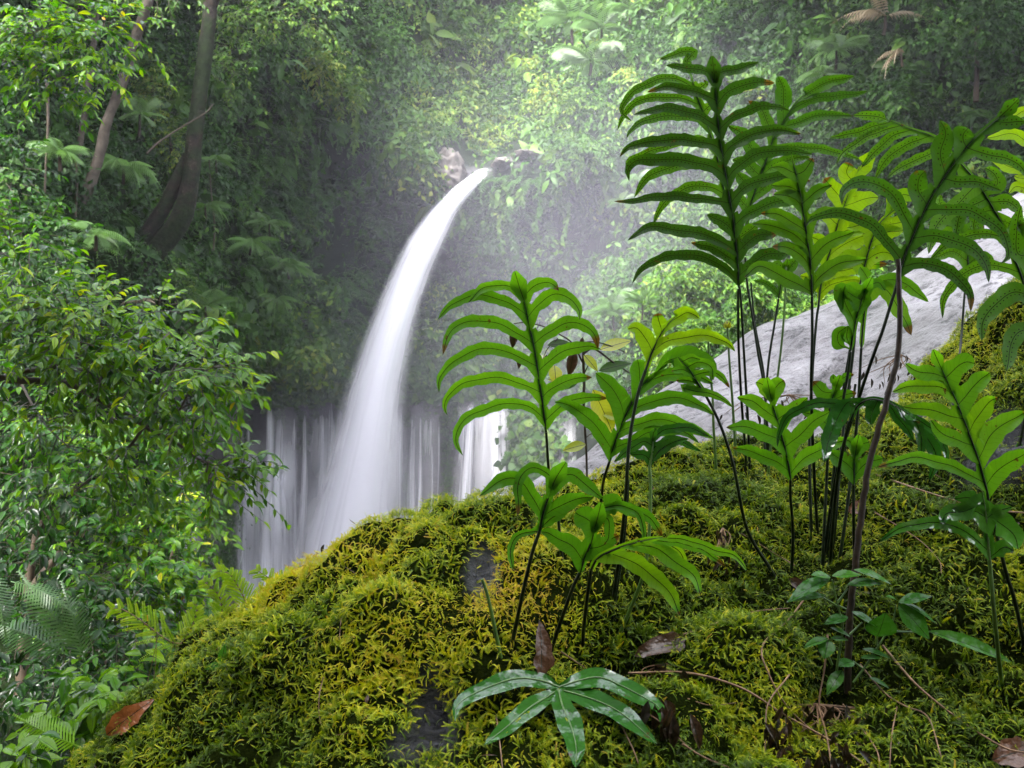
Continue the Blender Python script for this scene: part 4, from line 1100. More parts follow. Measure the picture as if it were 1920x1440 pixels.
fern("short bright frond shaped like an arrowhead on a thin stalk, in front of the rock", 'R7', "495,720 480,610 450,480 420,370 380,230 350,90",
     "1482,930 1487,1000 1484,1078",
     "75:370,190 330,140 283,120; 85b:375,200 420,140 457,108; 80:405,340 330,290 260,230 168,213; 80:440,480 340,430 220,395 102,395; 72:480,660 400,600 280,550 138,518; 78:415,350 500,290 602,213; 88:455,520 560,430 640,360 738,298; 82:490,680 560,600 650,550 760,490 890,468",
     "110", 'frond_new', near=-0.05, lean=-0.05, tint=0.4, sori=False)
fern("short ragged-tipped frond behind the arrowhead one, beside the black dead stems", 'R7', "728,440 730,360 740,260 770,160 800,75",
     "1553,830 1549,920 1542,1065",
     "40:790,110 830,85 882,73; 95:765,180 690,175 628,115; 65:755,230 830,200 897,185; 65:735,380 650,330 560,298; 75:735,370 790,310 820,260; 45:780,140 760,100 755,70",
     "90", 'frond_new', near=0.02, lean=0.0, tint=0.2, sori=False)
fern("smallest lobed frond, standing just left of the thick brown stalk", 'R7', "880,745 885,620 895,530 912,440",
     "1601,990 1603,1050 1604,1070",
     "80b:892,540 940,500 975,485; 95:885,660 800,590 733,538; 80:885,690 970,610 1062,583; 60:895,520 850,480 832,470",
     "100", 'frond_new', near=-0.03, lean=-0.02, tint=0.15, sori=False)
fern("bright frond of paired oval lobes in front of the mossy slope at right", 'R7', "1702,840 1690,770 1640,590 1590,450 1530,290 1450,110 1395,-10 1365,-80",
     "1868,1000 1888,1080 1902,1124 1925,1230",
     "80:1440,95 1380,70 1280,60 1195,5; 78:1490,190 1400,150 1250,140 1115,180; 105b:1440,90 1500,30 1560,0 1620,5; 100b:1520,260 1590,170 1710,62; 84:1550,340 1450,320 1320,285 1180,270; 84:1610,510 1530,480 1430,440 1350,350; 105:1590,430 1640,330 1700,240 1760,215; 125:1640,590 1720,450 1820,360 1935,300; 115:1680,750 1770,650 1850,590 1965,540; 66:1665,740 1580,680 1440,620 1250,580 1020,640",
     "105", 'frond_new', near=-0.06, lean=-0.03, tint=0.5, sori=False)
fern("pale wet frond seen edge-on low at right, with one long lobe reaching left", 'R7', "1710,1210 1695,1020 1685,900 1668,790",
     "1858,1080 1865,1160 1880,1300",
     "75:1675,860 1580,820 1495,832; 75:1682,940 1590,900 1478,890; 65:1690,950 1770,900 1848,880; 66:1700,1150 1600,1060 1480,990 1300,980 1150,1020 1033,1098; 85:1705,1190 1790,1130 1860,1150; 130:1690,920 1760,960 1850,1040 1885,1140; 100:1685,860 1560,900 1450,920 1425,990",
     None, 'frond_wet', near=-0.1, lean=-0.03, tint=0.9, stalk_mat='stalk_green', sori=False)
fern("glossy bowed frond, wet ribbons hanging on both sides of the thick brown stalk", 'R7', "860,360 900,270 980,225 1080,240 1180,290 1260,350",
     "1590,800 1570,900 1556,1060",
     "95:920,250 850,240 780,330 740,450 700,610; 52:900,270 750,245 600,262 470,340 425,440 415,515; 78:1150,270 1230,340 1320,450 1385,560 1343,722; 56:1080,250 1180,370 1250,480; 44:1210,310 1380,420 1440,530 1450,660; 80:1030,235 990,300 985,380; 60:1240,340 1290,430 1290,590",
     "80", 'frond_wet', near=-0.2, lean=-0.1, tint=0.3, curl=0.5, sori=False)
fern("slim frond of thin arching lobes on a long black stalk before the grey rock", 'R1', "1370,800 1290,680 1240,600 1180,540 1150,500",
     "1350,795 1375,872 1400,990 1440,1060 1455,1085",
     "60:1280,660 1420,625 1530,680 1592,765; 75:1230,590 1330,540 1430,590 1450,700; 56:1330,730 1240,700 1130,705; 64:1340,760 1180,765 1300,790 1500,840 1622,935; 60:1270,640 1180,610 1090,620; 60:1180,540 1260,510 1340,520",
     None, 'frond_new', near=-0.04, lean=-0.04, tint=0.3, sori=False)
fern("pointed green frond in front of the grey rock with one lobe twisted backwards", 'R6', "620,1030 640,900 670,760 720,600 780,480",
     "1590,700 1575,790 1568,900 1560,1055",
     "95:650,830 590,700 570,600 580,540; 80:630,1000 590,920 600,840; 100:690,720 720,650 730,560; 90:620,1040 540,980 530,900 590,850; 85:700,650 640,620 540,560 555,740; 60:740,560 830,520 880,580",
     "110", 'frond_new', near=0.0, lean=-0.05, tint=0.05, sori=False)
fern("upright frond half hidden behind the tallest frond's stalks, tip folded", 'R4', "1240,1040 1260,930 1290,830 1310,740",
     "1395,700 1412,600 1440,700 1442,880" if False else "1452,610 1440,690 1434,800 1436,890",
     "70:1290,850 1240,800 1180,780; 75:1295,830 1340,790 1385,740; 60:1270,920 1230,870 1225,800; 45:1240,1020 1190,960 1120,920 1050,905",
     "90", 'frond_old', near=0.05, lean=0.02, tint=0.7)

fern("pale bright frond half hidden behind the dark leaning frond, its broad lobes overlapping", 'R5', "690,1570 760,1300 830,1130 930,1030 1040,960",
     "1608,560 1600,660 1580,820 1562,1032",
     "110:775,1260 900,1180 1015,1170; 100:840,1120 960,1120 1080,1090; 95b:900,1060 1000,910 1110,925; 80:800,1190 700,1130 590,1150; 95b:950,1015 930,930 1000,885; 100:730,1390 880,1330 1010,1390; 95:720,1430 620,1370 490,1420",
     "90", 'frond_new', near=0.06, lean=0.03, tint=0.9, sori=False)
fern("drooping green frond in front of the grey rock, one broad lobe pointing steeply down right", 'R6', "700,1010 715,820 740,640 765,520",
     "1614,670 1606,800 1590,940 1574,1052",
     "110:745,570 860,560 980,700 1075,915; 92:755,540 900,500 1050,540 1205,665; 85:735,650 640,560 520,570; 80:720,760 640,720 560,760; 90:765,530 720,450 690,400",
     "90", 'frond_new', near=0.03, lean=0.0, tint=0.35, sori=False)
fern("spotted frond low behind the arching one, short lobes hanging over the rock", 'R5', "1480,1600 1500,1420 1480,1260 1420,1120 1330,1020",
     "1808,560 1800,660 1790,740 1780,800",
     "80:1490,1400 1380,1330 1230,1380; 80:1490,1420 1600,1360 1700,1400; 85:1470,1230 1340,1180 1240,1230; 80:1460,1210 1560,1130 1590,1240; 70:1400,1110 1300,1080 1200,1130; 70:1400,1100 1440,1000 1500,980; 60:1340,1030 1290,960 1300,900",
     "70", 'frond_old', near=0.12, lean=0.05, tint=0.9)

def rods(name, label, cat, pts, r, mat, group=None, depth=None, lift=0.012, k=7, rough=0.0):
    p = pts_(pts, 'F')
    c = spline(p, 50)
    if depth is None:
        d = np.array([moss_depth(*q) - lift for q in c])
        d = np.convolve(np.pad(d, 5, mode='edge'), np.ones(11) / 11, 'valid')
    else:
        d = np.interp(np.linspace(0, 1, 50), np.linspace(0, 1, len(depth)), depth)
    mb = MB()
    q = P(c[:, 0], c[:, 1], d)
    if rough: q = q + rng.normal(size=q.shape) * rough
    mb.tube(q, np.linspace(r[0], r[1], 50), k)
    return tag(mb.build(name, MAT[mat]), label, cat, group)

mdA = moss_depth(1590, 1290)
rods("bare_stalk", "thick brown leafless stalk, the stoutest stem, rising from the moss past the fern blades", "stem", "1590,1300 1592,1180 1604,1060 1628,880 1660,760 1684,660 1688,600 1686,540 1684,485", (0.0062, 0.0040), 'wood', depth=[mdA, mdA, mdA - .01, mdA - .02, mdA - .03], rough=0.0005)
for (pp, lab, dy) in [("1343,880 1338,800 1336,740 1330,680 1328,625", "young stalk with a tiny unopened pale crown left of the tall stalks", 0),
                      ("1380,860 1374,760 1368,680 1364,615", "young stalk topped by a small bright yellow-green opening leaf", 1)]:
    p = pts_(pp, 'F'); d0 = moss_depth(1343, 880)
    root = empty("fern_sprout", tuple(P(p[0][0], p[0][1], d0)), lab, "fern", "fern sprouts")
    mb = MB(); c = spline(p, 30); mb.tube(P(c[:, 0], c[:, 1], d0 - 0.02), np.linspace(0.0036, 0.0026, 30), 7)
    st = mb.build("stalk", MAT['stalk_green'])
    mb = MB(); tip = P(p[-1][0], p[-1][1], d0 - 0.02)
    m_ = 7
    an = np.linspace(-1.2, 1.2, m_)
    X = np.stack([np.sin(an), rng.uniform(-.3, .3, m_), np.cos(an)], -1)
    leaves(mb, np.tile(tip, (m_, 1)), X, np.tile([0, -1.0, 0.1], (m_, 1)), np.array([0.012, 0.015, 0.018, 0.022, 0.018, 0.015, 0.012]), 0.4 + 0.6 * dy)
    cr = mb.build("blade", MAT['yellow_leaf' if dy else 'spike'])
    adopt(root, st, cr)
for i, (pp, lab) in enumerate([
    ("1447,880 1438,790 1432,700 1416,610 1408,530", "dark stalk rising behind the tall fern, leaning left, blade lost among the others"),
    ("1440,900 1452,760 1466,640 1472,560 1474,500", "green stalk leaning right in front of the foot of the grey rock"),
    ("1556,1010 1562,900 1580,740 1600,620", "black straight stalk among the bundle left of the thick brown stalk"),
    ("1548,1050 1568,920 1592,800 1604,720", "slanting dark stalk crossing the bundle beside the thick brown stalk"),
    ("1145,1175 1160,1080 1172,990 1178,900", "thin black stalk at the centre with no leaf, behind the drooping ribbons"),
    ("1055,1060 1050,1010 1046,960", "short black stub of a stalk left of the low fronds"),
    ("940,1240 930,1190 915,1120 904,1086", "slim green leafless stalk in front of the small golden moss hump")]):
    rods("bare_stalk", lab, "stem", pp, (0.0034, 0.0024), 'stalk' if i != 1 and i != 6 else 'stalk_green', "leafless stalks in the moss", depth=[moss_depth(*pts_(pp, 'F')[0]) + 0.01, moss_depth(*pts_(pp, 'F')[0]) - 0.0])

# broad glossy palm-shaped leaf low in front
def free_leaf(name, label, cat, lobes, mat, depth_of, tint=0.5, tile='B8', fold=0.15, vein_tube=True, sori=False, grp=None):
    k = TILES[tile][2]
    mb = MB(); mv = MB()
    first = None
    for l in [q.strip() for q in lobes.split(';') if q.strip()]:
        w, rest = l.split(':'); blunt = w.endswith('b'); w = float(w.rstrip('b')) * k
        p = pts_(rest, tile)
        if first is None: first = p[0]
        n = 22; cen = spline(p, n); t = np.linspace(0, 1, n)
        Lc = np.linalg.norm(np.diff(cen, axis=0), axis=1).sum()
        tg = nrm(np.gradient(cen, axis=0)); nr = np.stack([-tg[:, 1], tg[:, 0]], -1)
        ph = rng.uniform(0, 6)
        wv = w * lobe_profile(t, blunt) * (1 + 0.07 * np.sin(t * 17 + ph)) * np.clip(0.35 + t / 0.2, 0, 1)
        ppm = F / depth_of(*cen[0])
        cols = [cen + nr * (f * wv)[:, None] for f in (-.5, -.25, 0, .25, .5)]
        f_ = fold * w / ppm
        und = 0.10 * w / ppm * np.sin(t * Lc / w * 3.3 + ph)
        offs = [-f_ + und, -f_ * .4 + und * .4, 0 * t, -f_ * .4 - und * .3, -f_ - und]
        dz = rng.uniform(-.002, .002)
        G_ = np.stack([P(c[:, 0], c[:, 1], np.array([depth_of(*q) for q in c]) + o_ + dz) for c, o_ in zip(cols, offs)], 1)
        uv = np.zeros(G_.shape); uv[..., 0] = (t * Lc / ppm)[:, None]
        for q_ in range(5): uv[:, q_, 1] = (q_ - 2) * wv / 4 / ppm
        mb.grid(G_, np.clip(tint + rng.normal() * .08, 0, 1), uv)
        mv.tube(G_[:, 2] + np.array([0, -0.001, 0.0006]), np.linspace(0.0016, 0.0004, n), 5)
    o = mb.build("blade", MAT[mat])
    if vein_tube:
        root = empty(name, tuple(P(first[0], first[1], depth_of(*first))), label, cat, grp)
        v = mv.build("midrib", MAT['stalk_green'])
        adopt(root, o); v.parent = o
        return root
    o.name = name
    return tag(o, label, cat, grp)
dl = lambda x, y: 1.32 - (y - 1280) / 160 * 0.16 - abs(x - 1045) / 180 * 0.02
free_leaf("fern_frond", "glossy wet five-fingered frond lying open low on the moss, white sky reflected in it", "fern",
    "105:1225,985 1130,950 1000,935 880,965 720,1035 650,1095 640,1180; 105:1220,1000 1160,1040 1060,1100 940,1200 800,1312; 135:1222,1000 1240,1080 1290,1200 1320,1320 1318,1440; 115:1230,1000 1340,1030 1480,1080 1600,1150 1775,1305; 112:1225,985 1330,950 1450,930 1570,975 1740,1065 1800,1120 1800,1205",
    'frond_wet', dl, 0.5)

# ------------------------------------------------------------------ dead leaves, twigs, sapling, seedlings on the moss
def leaf_at(mb, px, py, d, dirpx, L, w, tint, tilt=0.0, tpl=None, nh=None):
    """one leaf with its base at the pixel, pointing along dirpx (dx,dy in the picture), L metres long"""
    X = np.array([dirpx[0], tilt, -dirpx[1]], float)
    Zh = np.array([0.1, -0.8, 0.6]) if nh is None else np.array(nh)
    tv, tf, tu = tpl or lens_leaf(8, w, 0.05, 0.18)
    X, Y, Z = frames(X[None], Zh[None])
    mb.scatter(tv, tf, P(px, py, d)[None], X, Y, Z, np.array([L]), tint, tu * L)

def dead_leaf(label, px, py, dirpx, L, w, tint, d=None, lift=0.02, nh=None, curl=0.3):
    mb = MB()
    dd = (moss_depth(px, py) - lift) if d is None else d
    tv, tf, tu = lens_leaf(10, w, 0.10, curl)
    tv = tv.copy(); tv[:, 2] += 0.04 * np.sin(tv[:, 0] * 14) * np.sign(tv[:, 1]); tv[:, 1] *= 1 + 0.12 * np.sin(tv[:, 0] * 23)
    leaf_at(mb, px, py, dd, dirpx, L, w, tint, tpl=(tv, tf, tu), nh=nh)
    return tag(mb.build("dead_leaf", MAT['dead']), label, "dead leaf", "dead leaves")
dead_leaf("orange-brown dead leaf on the left edge of the moss", 200, 1378, (62, -52), 0.095, 0.42, 1.0, nh=(0.3, -0.9, 0.5), lift=.09)
dead_leaf("long dark brown curled leaf lying right of centre above the glossy frond", 1190, 1230, (140, -52), 0.125, 0.28, 0.5, nh=(0.0, -0.7, 0.7))
dead_leaf("brown shrivelled leaf standing upright behind the glossy frond", 1012, 1275, (14, -100), 0.085, 0.40, 0.55, nh=(0.5, -0.9, 0.1))
dead_leaf("small rust-red dead leaf tucked under the fern bundle", 1240, 870, (30, -45), 0.06, 0.55, 0.75, nh=(-0.4, -0.9, 0.2))
dead_leaf("dead orange leaf between the stalk bundle and the smallest frond", 1560, 850, (30, -18), 0.07, 0.6, 0.95, nh=(0.2, -0.9, 0.3))
dead_leaf("dark red-brown dead leaf under the little serrated seedling", 1478, 1085, (70, 50), 0.09, 0.38, 0.4)
dead_leaf("pale grey dead leaf in the bottom right corner", 1860, 1425, (90, -30), 0.08, 0.5, 0.6)
dead_leaf("pale curled dead leaf lying by the foot of the stalk bundle", 1590, 960, (50, -20), 0.06, 0.55, 0.7)
dead_leaf("black rotten leaf hanging at the foot of the broad leaning frond", 1215, 880, (14, 40), 0.07, 0.3, 0.1, d=moss_depth(1215, 880) - .05)
dead_leaf("pinkish dead leaf on the crest of the moss under the tall bright frond", 960, 945, (55, 3), 0.07, 0.35, 0.8)

tw = "dry twigs on the moss"
T_ = [("1178,1262 1290,1262 1390,1290 1470,1340 1560,1390 1630,1440", "long reddish twig sagging across the lower moss to the dead tangle", .0022),
      ("1640,960 1720,1010 1760,1050 1765,1075", "pale thin straw bent at its end above the seedling", .0012),
      ("1642,890 1760,930 1860,955 1925,962", "dark stick pointing right from the thick brown stalk", .0026),
      ("1510,1120 1480,1160 1430,1210 1440,1260 1480,1330 1560,1400", "bare pale stem looping down left of the seedling", .0018),
      ("1552,1190 1545,1260 1536,1320 1550,1380 1560,1440", "upright brown straw below the seedling", .0018),
      ("1612,1245 1660,1300 1700,1325 1740,1345 1765,1420", "forked dry root hanging right of the thick brown stalk", .0015),
      ("1655,1210 1720,1285 1800,1350 1880,1400 1925,1412", "long dark root running to the bottom right corner", .0020),
      ("1682,1325 1672,1380 1668,1440", "short straight root dangling near the bottom edge", .0012),
      ("1280,1395 1320,1420 1370,1440", "pale twig cutting the bottom edge below the tangle", .0016),
      ("1490,1060 1440,1030 1390,1000", "thin dark straw under the drooping ribbons", .0014),
      ("930,1340 938,1400 942,1440", "short upright reddish straw left of the glossy frond", .0012),
      ("1160,1350 1185,1400 1200,1440", "reddish straw leaning below the glossy frond's right finger", .0012),
      ("1052,1222 1082,1242 1112,1262", "white-grey splinter behind the glossy frond", .0013),
      ("1190,1322 1240,1355 1290,1400", "brown straw running right under the glossy frond's tip", .0012),
      ("1480,1265 1440,1320 1436,1380 1430,1440", "pale rootlet hanging left of the dead tangle", .0014),
      ("1580,1320 1640,1400 1650,1440", "stiff dark straw at the dead tangle's right", .0014),
      ("648,1130 640,1160 636,1200", "short pale straw on the left moss shoulder", .0010),
      ("606,1270 598,1310 600,1350 610,1376", "wiry pale straw on the lower left moss", .0011),
      ("1280,1190 1400,1150 1480,1140", "dark straight stick over the hollow right of the curled leaf", .0016),
      ("1290,1310 1330,1322 1380,1318", "hair-thin pale straw above the bottom edge", .0010)]
for pp, lab, r in T_:
    rods("twig", lab, "twig", pp, (r, r * 0.6), 'twig', tw, lift=0.03, k=5)

def tangle(label, cx, cy, n, rx, ry, L, base=None):
    mb = MB()
    for i in range(n):
        x0 = cx; y0 = cy
        x1 = x0 + rng.normal() * rx * .5; y1 = y0 + rng.uniform(.3, 1) * ry
        xm = 0.5 * (x0 + x1) + rng.normal() * rx * .25
        d = (moss_depth(x0, y0) - np.linspace(.02, rng.uniform(.03, .09), 16)) if base is None else base + np.linspace(0, rng.uniform(-.05, .05), 16)
        c = spline([(x0, y0), (xm, .5 * (y0 + y1) - ry * .1), (x1, y1)], 16)
        mb.tube(P(c[:, 0], c[:, 1], d), np.linspace(.0016, .0006, 16), 5, rng.random())
    st = mb.build("stems", MAT['twig'])
    mb = MB()
    for i in range(n * 2):
        x0 = cx + rng.normal() * rx * .5; y0 = cy + rng.uniform(0, 1) * ry
        d = (moss_depth(x0, y0) - rng.uniform(.02, .07)) if base is None else base + rng.uniform(-.03, .03)
        leaf_at(mb, x0, y0, d, (rng.normal() * .4, 1), L * rng.uniform(.5, 1.2), rng.uniform(.15, .35), rng.uniform(0, .4), tilt=rng.normal() * .3, tpl=lens_leaf(6, .3, .12, .3))
    lf = mb.build("shrivelled_leaves", MAT['dead'])
    root = empty("dead_frond", tuple(P(cx, cy, 1.3 if base is None else base)), label, "dead fern", "withered fronds")
    adopt(root, st, lf)
tangle("tangled withered frond spread along the bottom edge right of centre", 1530, 1320, 40, 130, 120, .035)
tangle("black shrivelled frond heap right of the glossy frond", 1250, 1245, 12, 50, 100, .05)
tangle("small straw-coloured withered frond under the drooping ribbons", 1355, 990, 10, 26, 80, .02)
tangle("black wiry dead frond in front of the grey rock behind the arrowhead fern", 1480, 740, 12, 110, 70, .03, base=2.45)
tangle("black wiry dead frond left of the paired-lobe frond in front of the rock", 1690, 665, 10, 70, 60, .03, base=2.5)
tangle("dead brown sprig sticking up on the left crest of the moss", 650, 1020, 5, 30, 30, .03, base=moss_depth(650, 1050))

# thin sapling behind the leaning frond: dark stem, yellow oval leaves, hanging dry leaves
ds = moss_depth(1102, 940) + .06
sap = empty("sapling", tuple(P(1101, 950, ds)), "thin dark sapling with a few yellow oval leaves and dry hanging ones", "sapling")
mb = MB()
for q, r in [("340,400 338,560 345,700 340,860 345,1020 352,1150 362,1300 366,1420 370,1700", .0036), ("338,560 240,380 120,300 0,240 -160,205 -260,215", .0022), ("340,470 430,430 600,550 740,640", .003), ("345,640 390,560 450,530", .0016), ("350,1200 400,1160 440,1150", .0014), ("345,1080 300,1020 270,1000", .0014), ("300,380 420,370 560,400 700,460", .0018), ("120,340 30,430 -10,520", .0014)]:
    c = spline(pts_(q, 'R1'), 24)
    mb.tube(P(c[:, 0], c[:, 1], ds + .0), np.linspace(r, r * .6, 24), 6)
stem = mb.build("stem", MAT['wood'])
kids = [stem]
for (x, y, dx, dy, L, w, tn) in [(480, 440, 190, -70, .062, .42, .9), (90, 570, 10, 130, .04, .62, .9), (420, 780, 160, 320, .088, .52, 1.0), (340, 480, 90, 100, .04, .5, .6), (30, 690, 90, 20, .03, .4, .5), (30, 400, 150, -20, .045, .45, .1), (470, 620, 200, -60, .06, .4, .3), (470, 960, 130, 40, .05, .5, .4), (360, 1250, -140, 30, .045, .5, .5), (180, 780, 80, -90, .045, .45, .3)]:
    mb = MB(); o = TILES['R1']
    leaf_at(mb, o[0] + x * o[2], o[1] + y * o[2], ds - .003, (dx, dy), L * 1.25, w, tn, tilt=rng.normal() * 25, tpl=lens_leaf(10, w, .05, .12))
    kids.append(mb.build("leaf", MAT['yellow_leaf' if tn > .35 else 'frond_old']))
for (x, y, L) in [(260, 440, .062), (330, 330, .03), (-250, 240, .05), (-205, 470, .035), (20, 480, .04)]:
    mb = MB(); o = TILES['R1']
    leaf_at(mb, o[0] + x * o[2], o[1] + y * o[2], ds - .01, (rng.normal() * 8 - 10, 100), L, .32, .15 + .3 * rng.random(), tpl=lens_leaf(8, .4, .18, .15))
    kids.append(mb.build("dry_leaf", MAT['dead']))
adopt(sap, *kids)

# little serrated-leaf seedling low right
sd = moss_depth(1590, 1260) - .05
seed = empty("seedling", tuple(P(1585, 1275, sd + .04)), "seedling with pairs of bright green serrated leaves on pale stems beside the thick brown stalk", "seedling")
mb = MB()
for q in ["860,960 870,860 900,650 870,520 840,380", "960,960 1040,850 1110,740 1180,620 1200,520", "870,530 790,480", "870,510 930,430", "880,530 920,545", "1160,670 1270,675 1380,672", "1090,750 1095,700", "940,690 1010,620", "1180,660 1080,595", "1070,790 1060,780", "840,860 800,760", "1010,880 960,840"]:
    c = spline(pts_(q, 'B9'), 14)
    mb.tube(P(c[:, 0], c[:, 1], sd), np.linspace(.0022, .0012, 14), 6)
kids = [mb.build("stem", MAT['stalk_green'])]
for (x, y, dx, dy, L, w, tn) in [(830, 370, -250, 80, .075, .36, .3), (830, 365, -90, -30, .035, .5, .8), (840, 360, 120, -30, .04, .45, .9), (960, 325, 185, 40, .055, .3, .9), (800, 470, -200, 0, .058, .3, .6), (925, 410, 170, -40, .05, .4, .5), (930, 590, -120, 10, .04, .45, .2), (950, 560, 120, 50, .04, .42, .4), (1095, 700, 5, -115, .045, .95, .4), (1215, 510, 120, -60, .045, .5, .3), (1215, 520, 120, 140, .06, .52, .5), (1210, 500, -70, -45, .03, .4, .6), (1240, 510, 130, 60, .05, .3, .3), (1380, 670, 420, 110, .13, .16, .7), (820, 710, -140, 20, .042, .34, .6), (820, 720, -40, 60, .03, .8, .5), (830, 710, 60, -10, .025, .4, .6), (1010, 770, 130, 20, .04, .28, .1), (960, 840, -60, 0, .028, .7, .2), (1000, 820, 70, -20, .03, .4, .3), (900, 890, -105, 85, .045, .42, .7), (830, 650, 80, 20, .03, .35, .4), (1050, 930, 60, 20, .03, .3, .3)]:
    mb = MB(); o = TILES['B9']
    tv, tf, tu = lens_leaf(14, w, .05, .16)
    tv = tv.copy(); tv[0::3, 1] *= 1 + .06 * (np.arange(15) % 2); tv[2::3, 1] *= 1 + .06 * (np.arange(15) % 2)
    leaf_at(mb, o[0] + x * o[2], o[1] + y * o[2], sd - .002, (dx, dy), L * 1.12, w, tn, tilt=-abs(dy) * .5 - 30, tpl=(tv, tf, tu), nh=(rng.normal() * .2, -.45, 1.0 if abs(dy) < 90 else .4))
    kids.append(mb.build("leaf", MAT['seedling']))
adopt(seed, *kids)
for (x, y, n, lab) in [(415, 1245, 4, "tiny four-leaved sprout on the left moss slope"), (1645, 890, 3, "tiny pale sprout right of the thick brown stalk"), (1905, 855, 2, "single bright blade sprouting at the right edge of the moss")]:
    mb = MB(); d = moss_depth(x, y) - .015
    for (dx, dy, L) in [(12, -60, .036), (-60, 10, .03), (30, 30, .02), (-40, 25, .022)][:n]:
        leaf_at(mb, x, y, d, (dx, dy), L, .4, .8, tilt=-15, tpl=lens_leaf(8, .42, .05, .2))
    tag(mb.build("sprout", MAT['seedling']), lab, "sprout")

# feathery clubmoss along the left edge of the boulder
def clubmoss(label, pts, tpl_dir, d, nb, bl, roots):
    c = spline(pts_(pts, 'L'), 40)
    mb = MB(); mb.tube(P(c[:, 0], c[:, 1], d), np.linspace(.0018, .0008, 40), 5)
    for (x0, y0, x1, y1) in roots:
        q = spline(pts_(f"{x0},{y0} {0.5*(x0+x1)+6},{0.5*(y0+y1)-10} {x1},{y1}", 'L'), 10)
        mb.tube(P(q[:, 0], q[:, 1], d), .0006, 4)
    st = mb.build("stem", MAT['twig'])
    lm = MB()
    for i in range(nb):
        t = .12 + .86 * i / (nb - 1)
        b = c[int(t * 39)]
        tg = c[min(39, int(t * 39) + 1)] - c[max(0, int(t * 39) - 1)]; tg = tg / max(np.linalg.norm(tg), 1e-6)
        for sg in (-1, 1):
            L = bl * 1.05 * (1.05 - .7 * t) * rng.uniform(.7, 1.15)
            dr = nrm(tg * .75 + sg * np.array([-tg[1], tg[0]]) * .8 + np.array([0, -.25]))
            m_ = 20
            s = np.linspace(.05, 1, m_)
            bend = np.array([0, .18]) * L * F / d
            q = b + dr * (s * L * F / d)[:, None] + bend * (s ** 2)[:, None]
            q3 = P(q[:, 0], q[:, 1], d - .02 * s * sg)
            for s2 in (-1, 1):
                dd = nrm(dr * .6 + s2 * np.array([-dr[1], dr[0]]))
                X = np.tile([dd[0], rng.normal() * .2, -dd[1]], (m_, 1))
                leaves(lm, q3, X, np.tile([0.1, -.9, .4], (m_, 1)) + rng.normal(size=(m_, 3)) * .2, .0070 * (1.1 - .5 * s), rng.uniform(.4, 1), LEAF2)
    lf = lm.build("fronds", MAT['spike'])
    root = empty("clubmoss", tuple(P(c[0][0], c[0][1], d)), label, "clubmoss", "feathery clubmoss on the boulder's left edge")
    adopt(root, st, lf)
clubmoss("feathery yellow-green clubmoss arching farthest out to the left from the boulder", "1020,740 960,730 870,670 780,600 680,545 630,545", 0, 1.82, 9, .07, [(890, 690, 800, 1070), (990, 750, 955, 960), (1000, 755, 985, 950), (1025, 760, 1000, 960), (880, 690, 860, 1000)])
clubmoss("feathery clubmoss with an upright fan above the arching one", "1020,740 1060,680 1090,620 1110,540 1090,515", 0, 1.83, 7, .045, [(1010, 750, 960, 955)])
clubmoss("feathery clubmoss rising in the middle of the row", "1200,690 1240,640 1250,560 1230,470 1150,390", 0, 1.86, 9, .05, [(1190, 700, 1185, 800), (1145, 700, 1145, 800)])
clubmoss("feathery clubmoss with forked tips under the water curtain", "1400,560 1380,500 1340,420 1290,350 1230,330", 0, 1.88, 9, .048, [(1330, 570, 1270, 740)])
clubmoss("feathery clubmoss nearest the top of the boulder's shoulder", "1420,560 1490,490 1540,440 1520,380 1450,330", 0, 1.9, 8, .05, [(1510, 500, 1540, 600)])
clubmoss("feathery clubmoss leaning right beside the round bright leaf", "1450,540 1530,460 1600,390 1660,345 1720,345", 0, 1.9, 9, .045, [])
mb = MB(); leaf_at(mb, 538, 1102, 1.9, (28, -30), .045, .9, 1, tpl=lens_leaf(8, .8, .05, .1)); tag(mb.build("round_leaf", MAT['spike']), "round bright leaf standing among the clubmoss", "leaf")

# ------------------------------------------------------------------ shrubs and trees of the left bank
def spray(lm, bm, a, b, nleaf, size, tint, sag=0.15, tw_r=.002, tpl=LEAF4, tvar=.14):
    """a twig from a to b with alternate leaves"""
    n = 10
    t = np.linspace(0, 1, n)[:, None]
    L = np.linalg.norm(b - a)
    mid = rng.normal(size=3) * L * .08
    c = a * (1 - t) + b * t + mid * np.sin(t * math.pi) + np.array([0, 0, -sag * L]) * t ** 2
    bm.tube(c, np.linspace(tw_r, tw_r * .4, n), 4, 0.0)
    s = np.linspace(.25, 1, nleaf)
    p = np.stack([np.interp(s, t[:, 0], c[:, k]) for k in range(3)], -1)
    tg = nrm(np.stack([np.interp(s, t[:, 0], np.gradient(c[:, k])) for k in range(3)], -1))
    up = np.array([0, -.25, 1.0])
    sd = nrm(np.cross(tg, up)) * np.where(np.arange(nleaf) % 2, 1, -1)[:, None]
    X = nrm(tg * .7 + sd * rng.uniform(.5, 1.1, (nleaf, 1)) + np.array([0, 0, -.45]) * rng.uniform(.1, 1.6, (nleaf, 1)) + rng.normal(size=(nleaf, 3)) * .2)
    Zh = up + rng.normal(size=(nleaf, 3)) * .35
    leaves(lm, p, X, Zh, size * rng.uniform(.65, 1.25, nleaf), np.clip(tint + tvar * rng.normal(size=nleaf), 0, 1), tpl)

